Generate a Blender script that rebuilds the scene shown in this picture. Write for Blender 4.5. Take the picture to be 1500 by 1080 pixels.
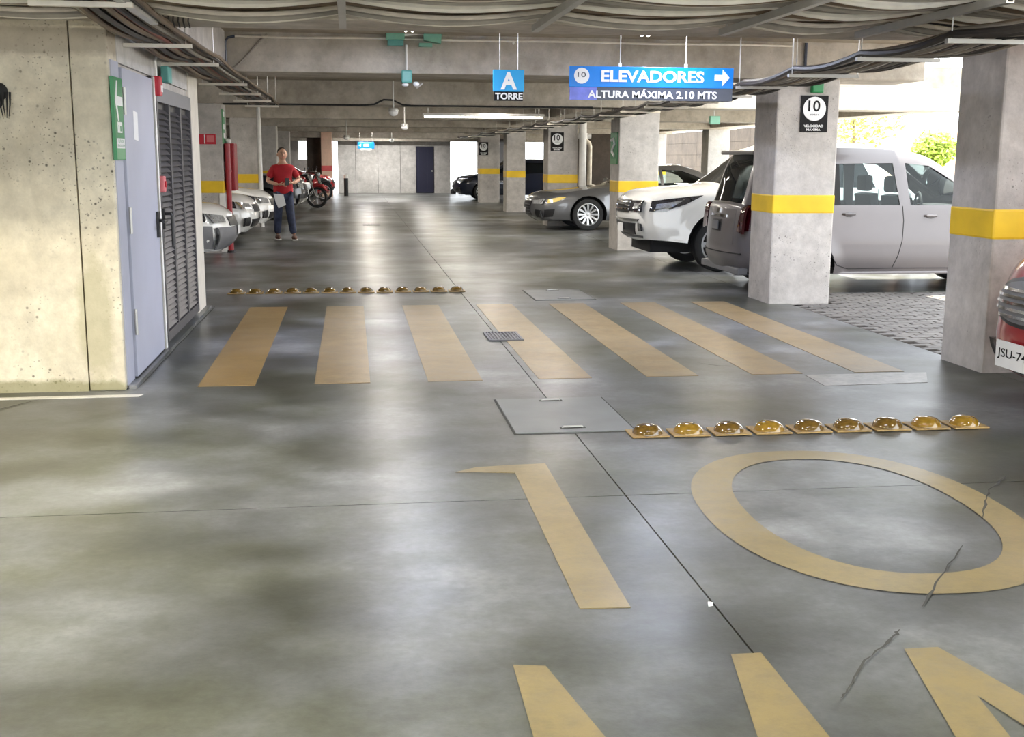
import bpy, bmesh, math, random
import numpy as np
from mathutils import Vector, Matrix
from mathutils.geometry import delaunay_2d_cdt
random.seed(7)
SC = bpy.context.scene
COL = SC.collection
for o in list(bpy.data.objects):
    bpy.data.objects.remove(o)

# ------------------------------------------------------------------ camera
YAW, PITCH, ROLL, CAMZ = 0.1368, 0.1803, 0.0045, 1.56
f0 = Vector((math.sin(YAW), math.cos(YAW), 0)); r0 = Vector((math.cos(YAW), -math.sin(YAW), 0)); u0 = Vector((0, 0, 1))
fw = f0*math.cos(PITCH) - u0*math.sin(PITCH); up = u0*math.cos(PITCH) + f0*math.sin(PITCH)
rt = r0*math.cos(ROLL) + up*math.sin(ROLL); up2 = up*math.cos(ROLL) - r0*math.sin(ROLL)
cam_d = bpy.data.cameras.new('camera'); cam = bpy.data.objects.new('camera', cam_d); COL.objects.link(cam)
m = Matrix((rt, up2, -fw)).transposed().to_4x4(); m.translation = (0, 0, CAMZ)
cam.matrix_world = m
cam_d.sensor_width = 36.0; cam_d.lens = 36.0*1700/1500; cam_d.clip_start = 0.05; cam_d.clip_end = 400
SC.camera = cam

# ------------------------------------------------------------------ world, sun, exposure
W = bpy.data.worlds.new('sky'); SC.world = W; W.use_nodes = True
bg = W.node_tree.nodes['Background']
bg.inputs[0].default_value = (0.90, 0.95, 1.0, 1); bg.inputs[1].default_value = 3.6
sun_d = bpy.data.lights.new('sun', 'SUN'); sun = bpy.data.objects.new('sun', sun_d); COL.objects.link(sun)
sun_d.energy = 12.0; sun_d.angle = 0.01; sun_d.color = (1.0, 0.93, 0.80)
sun.rotation_euler = Vector((0.14, -0.25, -0.95)).to_track_quat('-Z', 'Y').to_euler()   # high sun; the slab ends beside the near columns, so it lands on the open bays
SC.view_settings.view_transform = 'Standard'; SC.view_settings.look = 'None'
SC.view_settings.gamma = 1.0; SC.view_settings.use_curve_mapping = False
SC.view_settings.exposure = 0.64
SC.cycles.use_denoising = True
SC.cycles.max_bounces = 8; SC.cycles.diffuse_bounces = 5; SC.cycles.glossy_bounces = 4; SC.cycles.transparent_max_bounces = 12
SC.cycles.caustics_reflective = False; SC.cycles.caustics_refractive = False
SC.cycles.sample_clamp_indirect = 8.0

# ------------------------------------------------------------------ materials
MATS = {}
def new_mat(name):
    mt = bpy.data.materials.new(name); mt.use_nodes = True
    nt = mt.node_tree; b = nt.nodes['Principled BSDF']
    return mt, nt, b
def plain(name, col, rough=0.5, metal=0.0, coat=0.0, vary=0.06, scale=9.0, bump=0.0, spec=0.5):
    """procedural: base colour slightly varied by noise"""
    if name in MATS: return MATS[name]
    mt, nt, b = new_mat(name)
    tc = nt.nodes.new('ShaderNodeTexCoord'); nz = nt.nodes.new('ShaderNodeTexNoise')
    nz.inputs['Scale'].default_value = scale; nz.inputs['Detail'].default_value = 3
    nt.links.new(tc.outputs['Object'], nz.inputs['Vector'])
    rp = nt.nodes.new('ShaderNodeValToRGB')
    rp.color_ramp.elements[0].position = 0.3; rp.color_ramp.elements[1].position = 0.7
    rp.color_ramp.elements[0].color = tuple(max(0, c*(1-vary)) for c in col)+(1,)
    rp.color_ramp.elements[1].color = tuple(min(1, c*(1+vary)) for c in col)+(1,)
    nt.links.new(nz.outputs['Fac'], rp.inputs['Fac']); nt.links.new(rp.outputs['Color'], b.inputs['Base Color'])
    b.inputs['Roughness'].default_value = rough; b.inputs['Metallic'].default_value = metal
    b.inputs['Coat Weight'].default_value = coat; b.inputs['Coat Roughness'].default_value = 0.04
    b.inputs['Specular IOR Level'].default_value = spec
    if bump:
        bp = nt.nodes.new('ShaderNodeBump'); bp.inputs['Strength'].default_value = bump; bp.inputs['Distance'].default_value = 0.01
        nt.links.new(nz.outputs['Fac'], bp.inputs['Height']); nt.links.new(bp.outputs['Normal'], b.inputs['Normal'])
    MATS[name] = mt
    return mt
def emit(name, col, s):
    if name in MATS: return MATS[name]
    mt, nt, b = new_mat(name)
    b.inputs['Base Color'].default_value = (*col, 1); b.inputs['Emission Color'].default_value = (*col, 1)
    b.inputs['Emission Strength'].default_value = s; mt.cycles.emission_sampling = 'NONE'
    MATS[name] = mt
    return mt
def N(nt, kind, **kw):
    n = nt.nodes.new(kind)
    for k, v in kw.items():
        if k in n.inputs: n.inputs[k].default_value = v
        else: setattr(n, k, v)
    return n
def ramp(nt, src, stops):
    r = nt.nodes.new('ShaderNodeValToRGB'); cr = r.color_ramp
    while len(cr.elements) < len(stops): cr.elements.new(0.5)
    for e, (p, c) in zip(cr.elements, stops):
        e.position = p; e.color = (*c, 1) if len(c) == 3 else c
    nt.links.new(src, r.inputs['Fac'])
    return r.outputs['Color']
def mix(nt, fac, a, b, mode='MIX'):
    n = nt.nodes.new('ShaderNodeMix'); n.data_type = 'RGBA'; n.blend_type = mode
    for s, i in ((fac, 0), (a, 6), (b, 7)):
        if hasattr(s, 'is_output'): nt.links.new(s, n.inputs[i])
        elif isinstance(s, (int, float)): n.inputs[i].default_value = s
        else: n.inputs[i].default_value = (*s, 1)
    return n.outputs[2]
G = lambda v: (v, v, v)
def N_half(nt, s):
    h = N(nt, 'ShaderNodeMath', operation='MULTIPLY'); h.inputs[1].default_value = 0.5; nt.links.new(s, h.inputs[0]); return h.outputs[0]
def concrete(name, lo, hi, stain=(0.2, 0.18, 0.13), stain_amt=0.45, pores=0.5, rough=0.8, streak=0.0, scale=1.0, patches=()):
    """cast concrete: large mottling, dark stains, air pores; world coordinates"""
    mt, nt, b = new_mat(name)
    geo = N(nt, 'ShaderNodeNewGeometry'); P = geo.outputs['Position']
    n1 = N(nt, 'ShaderNodeTexNoise', Scale=1.3*scale, Detail=6.0, Roughness=0.62); nt.links.new(P, n1.inputs['Vector'])
    n2 = N(nt, 'ShaderNodeTexNoise', Scale=7.0*scale, Detail=5.0, Roughness=0.7); nt.links.new(P, n2.inputs['Vector'])
    n3 = N(nt, 'ShaderNodeTexNoise', Scale=0.8*scale, Detail=7.0, Roughness=0.7, Distortion=0.6)
    mp = N(nt, 'ShaderNodeMapping'); mp.inputs['Scale'].default_value = (1, 1, 0.45 if streak else 1.0); mp.inputs['Location'].default_value = (5.3, 2.1, 7.7)
    nt.links.new(P, mp.inputs['Vector']); nt.links.new(mp.outputs[0], n3.inputs['Vector'])
    c1 = ramp(nt, n1.outputs['Fac'], [(0.32, lo), (0.66, hi)])
    c2 = ramp(nt, n2.outputs['Fac'], [(0.3, G(0.80)), (0.7, G(1.12))])
    c = mix(nt, 1.0, c1, c2, 'MULTIPLY')
    s = ramp(nt, n3.outputs['Fac'], [(0.53, G(0)), (0.70, G(stain_amt))])
    c = mix(nt, s, c, stain)
    v = N(nt, 'ShaderNodeTexVoronoi', Scale=15.0*scale); nt.links.new(P, v.inputs['Vector'])
    nm = N(nt, 'ShaderNodeTexNoise', Scale=2.2*scale, Detail=2.0); nt.links.new(P, nm.inputs['Vector'])
    pm = ramp(nt, nm.outputs['Fac'], [(0.50, G(0)), (0.62, G(1))])
    v2 = N(nt, 'ShaderNodeTexVoronoi', Scale=38.0*scale); nt.links.new(P, v2.inputs['Vector'])
    pd = mix(nt, 1.0, ramp(nt, v.outputs['Distance'], [(0.08, G(pores)), (0.17, G(0))]), ramp(nt, v2.outputs['Distance'], [(0.10, G(pores*.8)), (0.22, G(0))]), 'LIGHTEN')
    pf = mix(nt, 1.0, pm, pd, 'MULTIPLY')
    c = mix(nt, pf, c, (0.06, 0.05, 0.04))
    for (cx, cz, hx, hz, pcol, amt) in patches:      # damp stains with a ragged outline of their own
        mq = N(nt, 'ShaderNodeMapping'); mq.inputs['Location'].default_value = (-cx/hx, 0, -cz/hz); mq.inputs['Scale'].default_value = (1/hx, 0, 1/hz)
        nt.links.new(P, mq.inputs['Vector'])
        ln = N(nt, 'ShaderNodeVectorMath', operation='LENGTH'); nt.links.new(mq.outputs[0], ln.inputs[0])
        nq = N(nt, 'ShaderNodeTexNoise', Scale=6.0, Detail=6.0, Roughness=0.7); nt.links.new(P, nq.inputs['Vector'])
        ad = N(nt, 'ShaderNodeMath', operation='MULTIPLY_ADD'); ad.inputs[1].default_value = 1.1; nt.links.new(nq.outputs['Fac'], ad.inputs[0]); nt.links.new(ln.outputs['Value'], ad.inputs[2])
        c = mix(nt, ramp(nt, N_half(nt, ad.outputs[0]), [(0.62, G(amt)), (0.80, G(0))]), c, pcol)
    nt.links.new(c, b.inputs['Base Color']); b.inputs['Roughness'].default_value = rough
    bp = N(nt, 'ShaderNodeBump', Strength=0.25, Distance=0.02)
    hh = mix(nt, pf, n2.outputs['Fac'], G(0.0)); nt.links.new(hh, bp.inputs['Height'])
    nt.links.new(bp.outputs['Normal'], b.inputs['Normal'])
    MATS[name] = mt
    return mt
def floor_base(nt):
    """colour, roughness and bump sockets of the worn polished concrete floor, in world coordinates"""
    geo = N(nt, 'ShaderNodeNewGeometry'); P = geo.outputs['Position']
    n1 = N(nt, 'ShaderNodeTexNoise', Scale=0.7, Detail=6.0, Roughness=0.6); nt.links.new(P, n1.inputs['Vector'])
    mp = N(nt, 'ShaderNodeMapping'); mp.inputs['Scale'].default_value = (0.7, 1.15, 1.0); nt.links.new(P, mp.inputs['Vector'])
    n2 = N(nt, 'ShaderNodeTexNoise', Scale=1.9, Detail=6.0, Roughness=0.6); nt.links.new(mp.outputs[0], n2.inputs['Vector'])
    n3 = N(nt, 'ShaderNodeTexNoise', Scale=1.6, Detail=5.0, Roughness=0.6)
    mp3 = N(nt, 'ShaderNodeMapping'); mp3.inputs['Location'].default_value = (3.7, 9.2, 0); nt.links.new(P, mp3.inputs['Vector']); nt.links.new(mp3.outputs[0], n3.inputs['Vector'])
    n4 = N(nt, 'ShaderNodeTexNoise', Scale=26.0, Detail=4.0, Roughness=0.7); nt.links.new(P, n4.inputs['Vector'])
    c = ramp(nt, n1.outputs['Fac'], [(0.31, (0.040, 0.040, 0.026)), (0.43, (0.080, 0.083, 0.068)), (0.56, (0.138, 0.143, 0.148)), (0.69, (0.27, 0.275, 0.288))])
    c = mix(nt, 1.0, c, ramp(nt, n2.outputs['Fac'], [(0.30, G(0.68)), (0.70, G(1.32))]), 'MULTIPLY')
    c = mix(nt, ramp(nt, n3.outputs['Fac'], [(0.54, G(0)), (0.80, G(0.8))]), c, (0.045, 0.047, 0.040))
    n5 = N(nt, 'ShaderNodeTexNoise', Scale=0.85, Detail=4.0, Roughness=0.55)
    mp5 = N(nt, 'ShaderNodeMapping'); mp5.inputs['Location'].default_value = (11.7, 4.4, 2.0); nt.links.new(P, mp5.inputs['Vector']); nt.links.new(mp5.outputs[0], n5.inputs['Vector'])
    c = mix(nt, 1.0, c, ramp(nt, n5.outputs['Fac'], [(0.32, G(1.22)), (0.52, G(0.98)), (0.74, G(0.60))]), 'MULTIPLY')
    c = mix(nt, 1.0, c, ramp(nt, n4.outputs['Fac'], [(0.30, G(0.86)), (0.70, G(1.12))]), 'MULTIPLY')
    rr = ramp(nt, n2.outputs['Fac'], [(0.28, G(0.285)), (0.70, G(0.40))])
    ro = mix(nt, ramp(nt, n1.outputs['Fac'], [(0.35, G(0.0)), (0.70, G(0.5))]), rr, G(0.31))
    bp = N(nt, 'ShaderNodeBump', Strength=0.06, Distance=0.01); nt.links.new(n4.outputs['Fac'], bp.inputs['Height'])
    return P, c, ro, bp.outputs['Normal'], n3
def floor_mat():
    mt, nt, b = new_mat('floor_concrete')
    P, c, ro, nr, n3 = floor_base(nt)
    nt.links.new(c, b.inputs['Base Color']); nt.links.new(ro, b.inputs['Roughness']); nt.links.new(nr, b.inputs['Normal'])
    b.inputs['Specular IOR Level'].default_value = 0.27
    MATS['floor'] = mt
def paint_mat(name, col, wear, wear_scale=9.0, dirt=0.0):
    """floor paint, rubbed through to the concrete in patches"""
    mt, nt, b = new_mat(name)
    P, c, ro, nr, n3 = floor_base(nt)
    w = N(nt, 'ShaderNodeTexNoise', Scale=wear_scale, Detail=9.0, Roughness=0.75); nt.links.new(P, w.inputs['Vector'])
    pc = ramp(nt, n3.outputs['Fac'], [(0.3, tuple(x*1.08 for x in col)), (0.72, tuple(x*(0.86-dirt) for x in col))])
    f = ramp(nt, w.outputs['Fac'], [(0.42, G(1.0-wear*0.25)), (0.70, G(1.0-wear))])
    cc = mix(nt, f, c, pc)
    b.inputs['Specular IOR Level'].default_value = 0.22; nt.links.new(cc, b.inputs['Base Color']); nt.links.new(ro, b.inputs['Roughness']); nt.links.new(nr, b.inputs['Normal'])
    MATS[name] = mt
    return mt
def glass_mat(name, tint, alpha):
    """car or window glass: tinted, part see-through, glossy by fresnel"""
    mt = bpy.data.materials.new(name); mt.use_nodes = True; nt = mt.node_tree
    for n in list(nt.nodes):
        if n.type == 'BSDF_PRINCIPLED': nt.nodes.remove(n)
    out = [n for n in nt.nodes if n.type == 'OUTPUT_MATERIAL'][0]
    tr = N(nt, 'ShaderNodeBsdfTransparent'); tr.inputs['Color'].default_value = (*tint, 1)
    df = N(nt, 'ShaderNodeBsdfDiffuse'); df.inputs['Color'].default_value = (0.012, 0.014, 0.016, 1)
    gl = N(nt, 'ShaderNodeBsdfGlossy'); gl.inputs['Roughness'].default_value = 0.02
    m1 = N(nt, 'ShaderNodeMixShader'); m1.inputs[0].default_value = alpha
    nt.links.new(tr.outputs[0], m1.inputs[1]); nt.links.new(df.outputs[0], m1.inputs[2])
    fr = N(nt, 'ShaderNodeFresnel', IOR=1.28)
    m2 = N(nt, 'ShaderNodeMixShader'); nt.links.new(fr.outputs[0], m2.inputs[0])
    nt.links.new(m1.outputs[0], m2.inputs[1]); nt.links.new(gl.outputs[0], m2.inputs[2])
    nt.links.new(m2.outputs[0], out.inputs['Surface'])
    MATS[name] = mt
    return mt
floor_mat()
paint_mat('zebra_paint', (0.33, 0.232, 0.115), 0.45)
paint_mat('zebra_ochre', (0.31, 0.200, 0.075), 0.3)
paint_mat('digit_paint', (0.28, 0.212, 0.098), 0.45)
paint_mat('white_line_paint', (0.72, 0.70, 0.66), 0.25)
paint_mat('white_floor_paint', (0.42, 0.40, 0.38), 0.8)
concrete('wall_concrete', (0.56, 0.50, 0.385), (0.74, 0.685, 0.55), stain=(0.46, 0.41, 0.29), stain_amt=0.6, pores=0.85, patches=[(-1.70, .50, .13, .48, (0.36, 0.33, 0.20), .6), (-2.3, .0, 1.3, .09, (0.22, 0.21, 0.10), .75), (-1.9, 2.28, 1.2, .10, (0.30, 0.25, 0.19), .6)])
concrete('column_concrete', (0.43, 0.40, 0.375), (0.61, 0.575, 0.54), stain=(0.26, 0.22, 0.17), stain_amt=0.4, pores=0.6, streak=1)
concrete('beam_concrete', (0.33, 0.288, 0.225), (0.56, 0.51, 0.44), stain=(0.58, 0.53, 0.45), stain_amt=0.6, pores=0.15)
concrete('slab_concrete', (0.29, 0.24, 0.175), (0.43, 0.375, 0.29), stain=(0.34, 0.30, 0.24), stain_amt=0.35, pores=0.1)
concrete('end_concrete', (0.42, 0.41, 0.39), (0.60, 0.58, 0.555), stain=(0.34, 0.31, 0.28), stain_amt=0.4, pores=0.2)
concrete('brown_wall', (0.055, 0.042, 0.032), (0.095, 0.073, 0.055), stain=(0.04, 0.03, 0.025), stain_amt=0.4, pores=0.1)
concrete('ground_light', (0.55, 0.53, 0.48), (0.68, 0.65, 0.60), stain=(0.42, 0.40, 0.36), stain_amt=0.3, pores=0.1)
concrete('paver_a', (0.125, 0.115, 0.108), (0.20, 0.185, 0.172), stain=(0.2, 0.17, 0.15), stain_amt=0.3, pores=0.1)
plain('joint_dark', (0.045, 0.043, 0.040), 0.9)
plain('crack_dark', (0.055, 0.055, 0.048), 0.8)
plain('yellow_band', (0.86, 0.56, 0.015), 0.45, vary=0.10, scale=3.5)
plain('cream_paint', (0.74, 0.69, 0.60), 0.6)
plain('door_grey', (0.43, 0.445, 0.535), 0.42, vary=0.07, scale=1.6)
plain('louver_grey', (0.085, 0.080, 0.085), 0.45, metal=0.2)
plain('black_metal', (0.012, 0.012, 0.014), 0.4)
plain('black_rubber', (0.014, 0.014, 0.015), 0.75)
plain('chrome', (0.78, 0.78, 0.80), 0.12, metal=1.0, vary=0.02)
plain('alloy', (0.66, 0.67, 0.69), 0.28, metal=0.75, vary=0.03)
plain('galvanised', (0.50, 0.49, 0.46), 0.42, metal=0.55)
plain('rod_steel', (0.55, 0.53, 0.50), 0.4, metal=0.6)
plain('white_plastic', (0.82, 0.80, 0.76), 0.45)
plain('sign_blue', (0.005, 0.22, 0.74), 0.30, vary=0.03)
plain('sign_sky', (0.0, 0.36, 0.78), 0.30, vary=0.03)
plain('sign_reflection', (0.16, 0.20, 0.70), 0.25, vary=0.15, scale=14)
plain('sign_dark', (0.065, 0.075, 0.105), 0.25)
plain('sign_black', (0.010, 0.009, 0.010), 0.6, spec=0.2)
plain('sign_white', (0.86, 0.86, 0.86), 0.4, vary=0.02)
plain('sign_green', (0.005, 0.215, 0.055), 0.35)
plain('sign_green_pale', (0.14, 0.36, 0.17), 0.45)
plain('sign_red', (0.50, 0.012, 0.03), 0.4)
plain('box_green', (0.20, 0.46, 0.33), 0.45, vary=0.12)
plain('box_teal', (0.10, 0.34, 0.30), 0.4, vary=0.1)
plain('fire_red', (0.33, 0.012, 0.018), 0.35)
plain('fire_pink', (0.62, 0.16, 0.17), 0.5)
plain('cable_beige', (0.58, 0.52, 0.43), 0.5, vary=0.15)
plain('cable_grey', (0.30, 0.27, 0.225), 0.5, vary=0.15)
plain('cable_white', (0.76, 0.71, 0.61), 0.45, vary=0.1)
plain('cable_dark', (0.035, 0.029, 0.025), 0.55, vary=0.2)
plain('cable_brown', (0.15, 0.105, 0.065), 0.55, vary=0.2)
plain('cable_red', (0.24, 0.075, 0.05), 0.55, vary=0.2)
plain('dome_yellow', (0.25, 0.145, 0.018), 0.10, coat=0.8, vary=0.25, scale=30)
plain('dome_brown', (0.13, 0.075, 0.015), 0.10, coat=0.8, vary=0.3, scale=30)
plain('dome_base', (0.34, 0.22, 0.075), 0.5, vary=0.2, scale=20)
plain('cover_concrete', (0.165, 0.175, 0.175), 0.42, vary=0.10, scale=4)
plain('navy_door', (0.012, 0.013, 0.040), 0.4)
plain('peach_paint', (0.72, 0.50, 0.37), 0.6)
plain('band_red', (0.62, 0.10, 0.10), 0.5)
plain('paper', (0.86, 0.86, 0.86), 0.7, vary=0.02)
for nm, c, mtl in (('car_white', (0.78, 0.78, 0.76), 0.0), ('car_silver', (0.150, 0.138, 0.140), 0.25), ('car_graphite', (0.16, 0.163, 0.17), 0.6),
                   ('car_black', (0.010, 0.011, 0.016), 0.2), ('car_red', (0.34, 0.012, 0.018), 0.2), ('car_navy', (0.010, 0.016, 0.040), 0.3)):
    plain(nm, c, 0.34 if mtl else 0.3, metal=mtl, coat=0.25 if nm == 'car_silver' else 1.0, vary=0.015)
glass_mat('glass_clear', (0.93, 0.98, 0.97), 0.03)
glass_mat('glass_dark', (0.25, 0.28, 0.29), 0.75)
glass_mat('glass_black', (0.1, 0.1, 0.1), 0.96)
plain('lens_clear', (0.62, 0.64, 0.66), 0.08, metal=0.6, coat=1.0, vary=0.3, scale=35)
plain('lens_dark', (0.035, 0.035, 0.040), 0.06, coat=1.0, vary=0.5, scale=30)
plain('lens_red', (0.045, 0.002, 0.006), 0.08, coat=1.0)
plain('lens_amber', (0.80, 0.62, 0.20), 0.1, coat=1.0)
plain('seat_fabric', (0.020, 0.019, 0.020), 0.85)
plain('trim_grey', (0.16, 0.16, 0.17), 0.5)
plain('skin', (0.62, 0.36, 0.25), 0.5)
plain('hair', (0.018, 0.013, 0.011), 0.6)
plain('shirt_red', (0.42, 0.010, 0.020), 0.75, vary=0.15, scale=6)
plain('denim', (0.035, 0.045, 0.085), 0.8, vary=0.35, scale=12)
plain('shoe', (0.16, 0.085, 0.065), 0.6)
plain('leaf_light', (0.35, 0.45, 0.07), 0.6, vary=0.3)
plain('bark', (0.20, 0.14, 0.09), 0.8)
M = MATS

# ------------------------------------------------------------------ mesh builder
class MB:
    def __init__(s): s.v = []; s.f = []
    def add(s, v, f):
        k = len(s.v); s.v += [tuple(p) for p in v]; s.f += [tuple(i+k for i in q) for q in f]; return s
    def box(s, x0, x1, y0, y1, z0, z1, bv=0.0):
        if bv > 0:
            bm = bmesh.new(); bmesh.ops.create_cube(bm, size=1)
            for q in bm.verts: q.co = Vector(((x0+x1)/2+q.co.x*(x1-x0), (y0+y1)/2+q.co.y*(y1-y0), (z0+z1)/2+q.co.z*(z1-z0)))
            bmesh.ops.bevel(bm, geom=bm.edges[:], offset=bv, segments=2, affect='EDGES', profile=0.6)
            bm.verts.index_update(); s.add([q.co for q in bm.verts], [[q.index for q in f.verts] for f in bm.faces]); bm.free(); return s
        return s.add([(x0,y0,z0),(x1,y0,z0),(x1,y1,z0),(x0,y1,z0),(x0,y0,z1),(x1,y0,z1),(x1,y1,z1),(x0,y1,z1)],
                     [(0,3,2,1),(4,5,6,7),(0,1,5,4),(1,2,6,5),(2,3,7,6),(3,0,4,7)])
    def cyl(s, p0, p1, r0, r1=None, n=12, caps=True):
        p0, p1 = Vector(p0), Vector(p1); r1 = r0 if r1 is None else r1
        d = (p1-p0).normalized(); a = d.orthogonal().normalized(); b = d.cross(a)
        v = []; f = []
        for p, r in ((p0, r0), (p1, r1)):
            for i in range(n):
                t = 2*math.pi*i/n; v.append(p+a*(r*math.cos(t))+b*(r*math.sin(t)))
        for i in range(n): f.append((i, (i+1) % n, n+(i+1) % n, n+i))
        if caps: f.append(tuple(range(n-1, -1, -1))); f.append(tuple(range(n, 2*n)))
        return s.add(v, f)
    def tube(s, pts, r, n=6):
        pts = [Vector(p) for p in pts]; v = []; f = []; a = None
        rs = r if isinstance(r, (list, tuple)) else [r]*len(pts)
        for i, p in enumerate(pts):
            d = (pts[min(i+1, len(pts)-1)]-pts[max(i-1, 0)]).normalized()
            if a is None: a = d.orthogonal().normalized()
            a = (a-d*a.dot(d)).normalized(); b = d.cross(a)
            for k in range(n):
                t = 2*math.pi*k/n; v.append(p+a*(rs[i]*math.cos(t))+b*(rs[i]*math.sin(t)))
        for i in range(len(pts)-1):
            for k in range(n): f.append((i*n+k, i*n+(k+1) % n, (i+1)*n+(k+1) % n, (i+1)*n+k))
        f.append(tuple(range(n-1, -1, -1))); f.append(tuple(range((len(pts)-1)*n, len(pts)*n)))
        return s.add(v, f)
    def lathe(s, prof, c=(0,0,0), axis='Z', n=20):
        """prof: (radius, height) pairs"""
        v = []; f = []
        for r, h in prof:
            for k in range(n):
                t = 2*math.pi*k/n; x, y = r*math.cos(t), r*math.sin(t)
                p = (x, y, h) if axis == 'Z' else ((x, h, y) if axis == 'Y' else (h, x, y))
                v.append((p[0]+c[0], p[1]+c[1], p[2]+c[2]))
        for i in range(len(prof)-1):
            for k in range(n):
                q = (i*n+k, i*n+(k+1) % n, (i+1)*n+(k+1) % n, (i+1)*n+k)
                f.append(q if axis != 'Y' else q[::-1])
        return s.add(v, f)
    def prism(s, poly, o, r, u, t):
        """polygon (a,b) in the plane spanned by r and u at o, extruded by vector t"""
        o, r, u, t = map(Vector, (o, r, u, t)); n = len(poly)
        v = [o+r*a+u*b for a, b in poly]+[o+r*a+u*b+t for a, b in poly]
        f = [tuple(range(n-1, -1, -1)), tuple(range(n, 2*n))]+[(i, (i+1) % n, n+(i+1) % n, n+i) for i in range(n)]
        return s.add(v, f)
    def ball(s, c, rx, ry=None, rz=None, n=12, m=8):
        ry = ry or rx; rz = rz or rx; v = []; f = []
        for j in range(m+1):
            a = math.pi*j/m
            for i in range(n):
                t = 2*math.pi*i/n; v.append((c[0]+rx*math.sin(a)*math.cos(t), c[1]+ry*math.sin(a)*math.sin(t), c[2]+rz*math.cos(a)))
        for j in range(m):
            for i in range(n): f.append((j*n+i, (j+1)*n+i, (j+1)*n+(i+1) % n, j*n+(i+1) % n))
        return s.add(v, f)
    def mesh(s, name, mat, smooth=False):
        me = bpy.data.meshes.new(name); me.from_pydata(s.v, [], s.f); me.validate(clean_customdata=False)
        bm = bmesh.new(); bm.from_mesh(me); bmesh.ops.delete(bm, geom=[q for q in bm.verts if not q.link_faces], context='VERTS'); bmesh.ops.remove_doubles(bm, verts=bm.verts, dist=1e-5)
        bmesh.ops.recalc_face_normals(bm, faces=bm.faces); bm.to_mesh(me); bm.free()
        if mat: me.materials.append(mat if not isinstance(mat, str) else M[mat])
        if smooth:
            me.polygons.foreach_set('use_smooth', [True]*len(me.polygons))
            try: me.set_sharp_from_angle(angle=math.radians(smooth if smooth is not True else 40))
            except Exception: pass
        return me
    def build(s, name, mat, parent=None, smooth=False):
        o = bpy.data.objects.new(name, s.mesh(name, mat, smooth)); COL.objects.link(o)
        if parent: o.parent = parent
        return o
def empty(name, loc=(0,0,0), rz=0.0, parent=None):
    o = bpy.data.objects.new(name, None); o.empty_display_size = 0.1; COL.objects.link(o); o.location = loc; o.rotation_euler = (0, 0, rz)
    if parent: o.parent = parent
    return o
def tag(o, label, cat=None, group=None, kind=None):
    o['label'] = label
    if cat: o['category'] = cat
    if group: o['group'] = group
    if kind: o['kind'] = kind
    return o
def struct(o, label=None):
    o['kind'] = 'structure'
    if label: o['label'] = label
    return o
def copy_tree(o, parent=None):
    c = o.copy(); COL.objects.link(c); c.parent = parent
    for ch in list(o.children): copy_tree(ch, c)
    return c
def lettering(txt, o, r, u, w, h, mat, parent, name='lettering', depth=0.002, bold=0.0, align='L'):
    """text as a thin raised mesh; o = lower left corner, fitted to w x h (w None keeps the proportions)"""
    cu = bpy.data.curves.new('t', 'FONT'); cu.body = txt; cu.extrude = 0.0; cu.offset = bold; cu.resolution_u = 4
    ob = bpy.data.objects.new('t', cu); COL.objects.link(ob); bpy.context.view_layer.update()
    dg = bpy.context.evaluated_depsgraph_get(); me = bpy.data.meshes.new_from_object(ob.evaluated_get(dg))
    bpy.data.objects.remove(ob); bpy.data.curves.remove(cu)
    n = len(me.vertices); co = np.zeros(n*3); me.vertices.foreach_get('co', co); co = co.reshape(n, 3)
    mn = co.min(0); mx = co.max(0); sy = h/(mx[1]-mn[1]); sx = w/(mx[0]-mn[0]) if w else sy
    o, r, u = Vector(o), Vector(r), Vector(u); nn = r.cross(u)
    for i, vv in enumerate(me.vertices):
        p = o+r*((co[i][0]-mn[0])*sx)+u*((co[i][1]-mn[1])*sy)+nn*depth
        vv.co = p
    me.materials.clear(); me.materials.append(M[mat])
    ob = bpy.data.objects.new(name, me); COL.objects.link(ob)
    if parent: ob.parent = parent
    return ob
def wpar(o, p):
    """parent o, whose mesh is in world coordinates, to p"""
    o.parent = p; o.matrix_parent_inverse = Matrix.Translation(-Vector(p.location)) if p.parent is None else Matrix()
    return o
def wb(mb, name, mat, p, smooth=False):
    return wpar(mb.build(name, mat, None, smooth), p)
def wtext(txt, o, r, u, w, h, mat, p, **k):
    return wpar(lettering(txt, o, r, u, w, h, mat, None, **k), p)

# ================================================================== SETTING
ZB, ZS = 2.38, 2.76                    # beam soffit, slab soffit
CX0, CX1 = 4.47, 5.16                  # main column row
COLY = [12.05, 19.4, 26.6, 33.4, 40.4]
# ---- floor: concrete slabs with open joints between them, over a dark bed
fl = struct(MB().box(-14, 11.0, -8, 75, -0.30, -0.03).build('floor', 'joint_dark'), 'worn grey-green concrete driveway floor of the car park')
def slab(x0, x1, y0, y1):
    return MB().box(x0, x1, y0, y1, -0.03, 0).build('floor_slab', 'floor', fl)
for x0, x1 in ((-14, 1.243), (1.250, 4.70)):
    for y0, y1 in ((-8, 5.125), (5.132, 75)):
        slab(x0, x1, y0, y1)
slab(4.704, 11.0, -8, 8.60); slab(4.704, 11.0, 13.0, 75)
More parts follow.
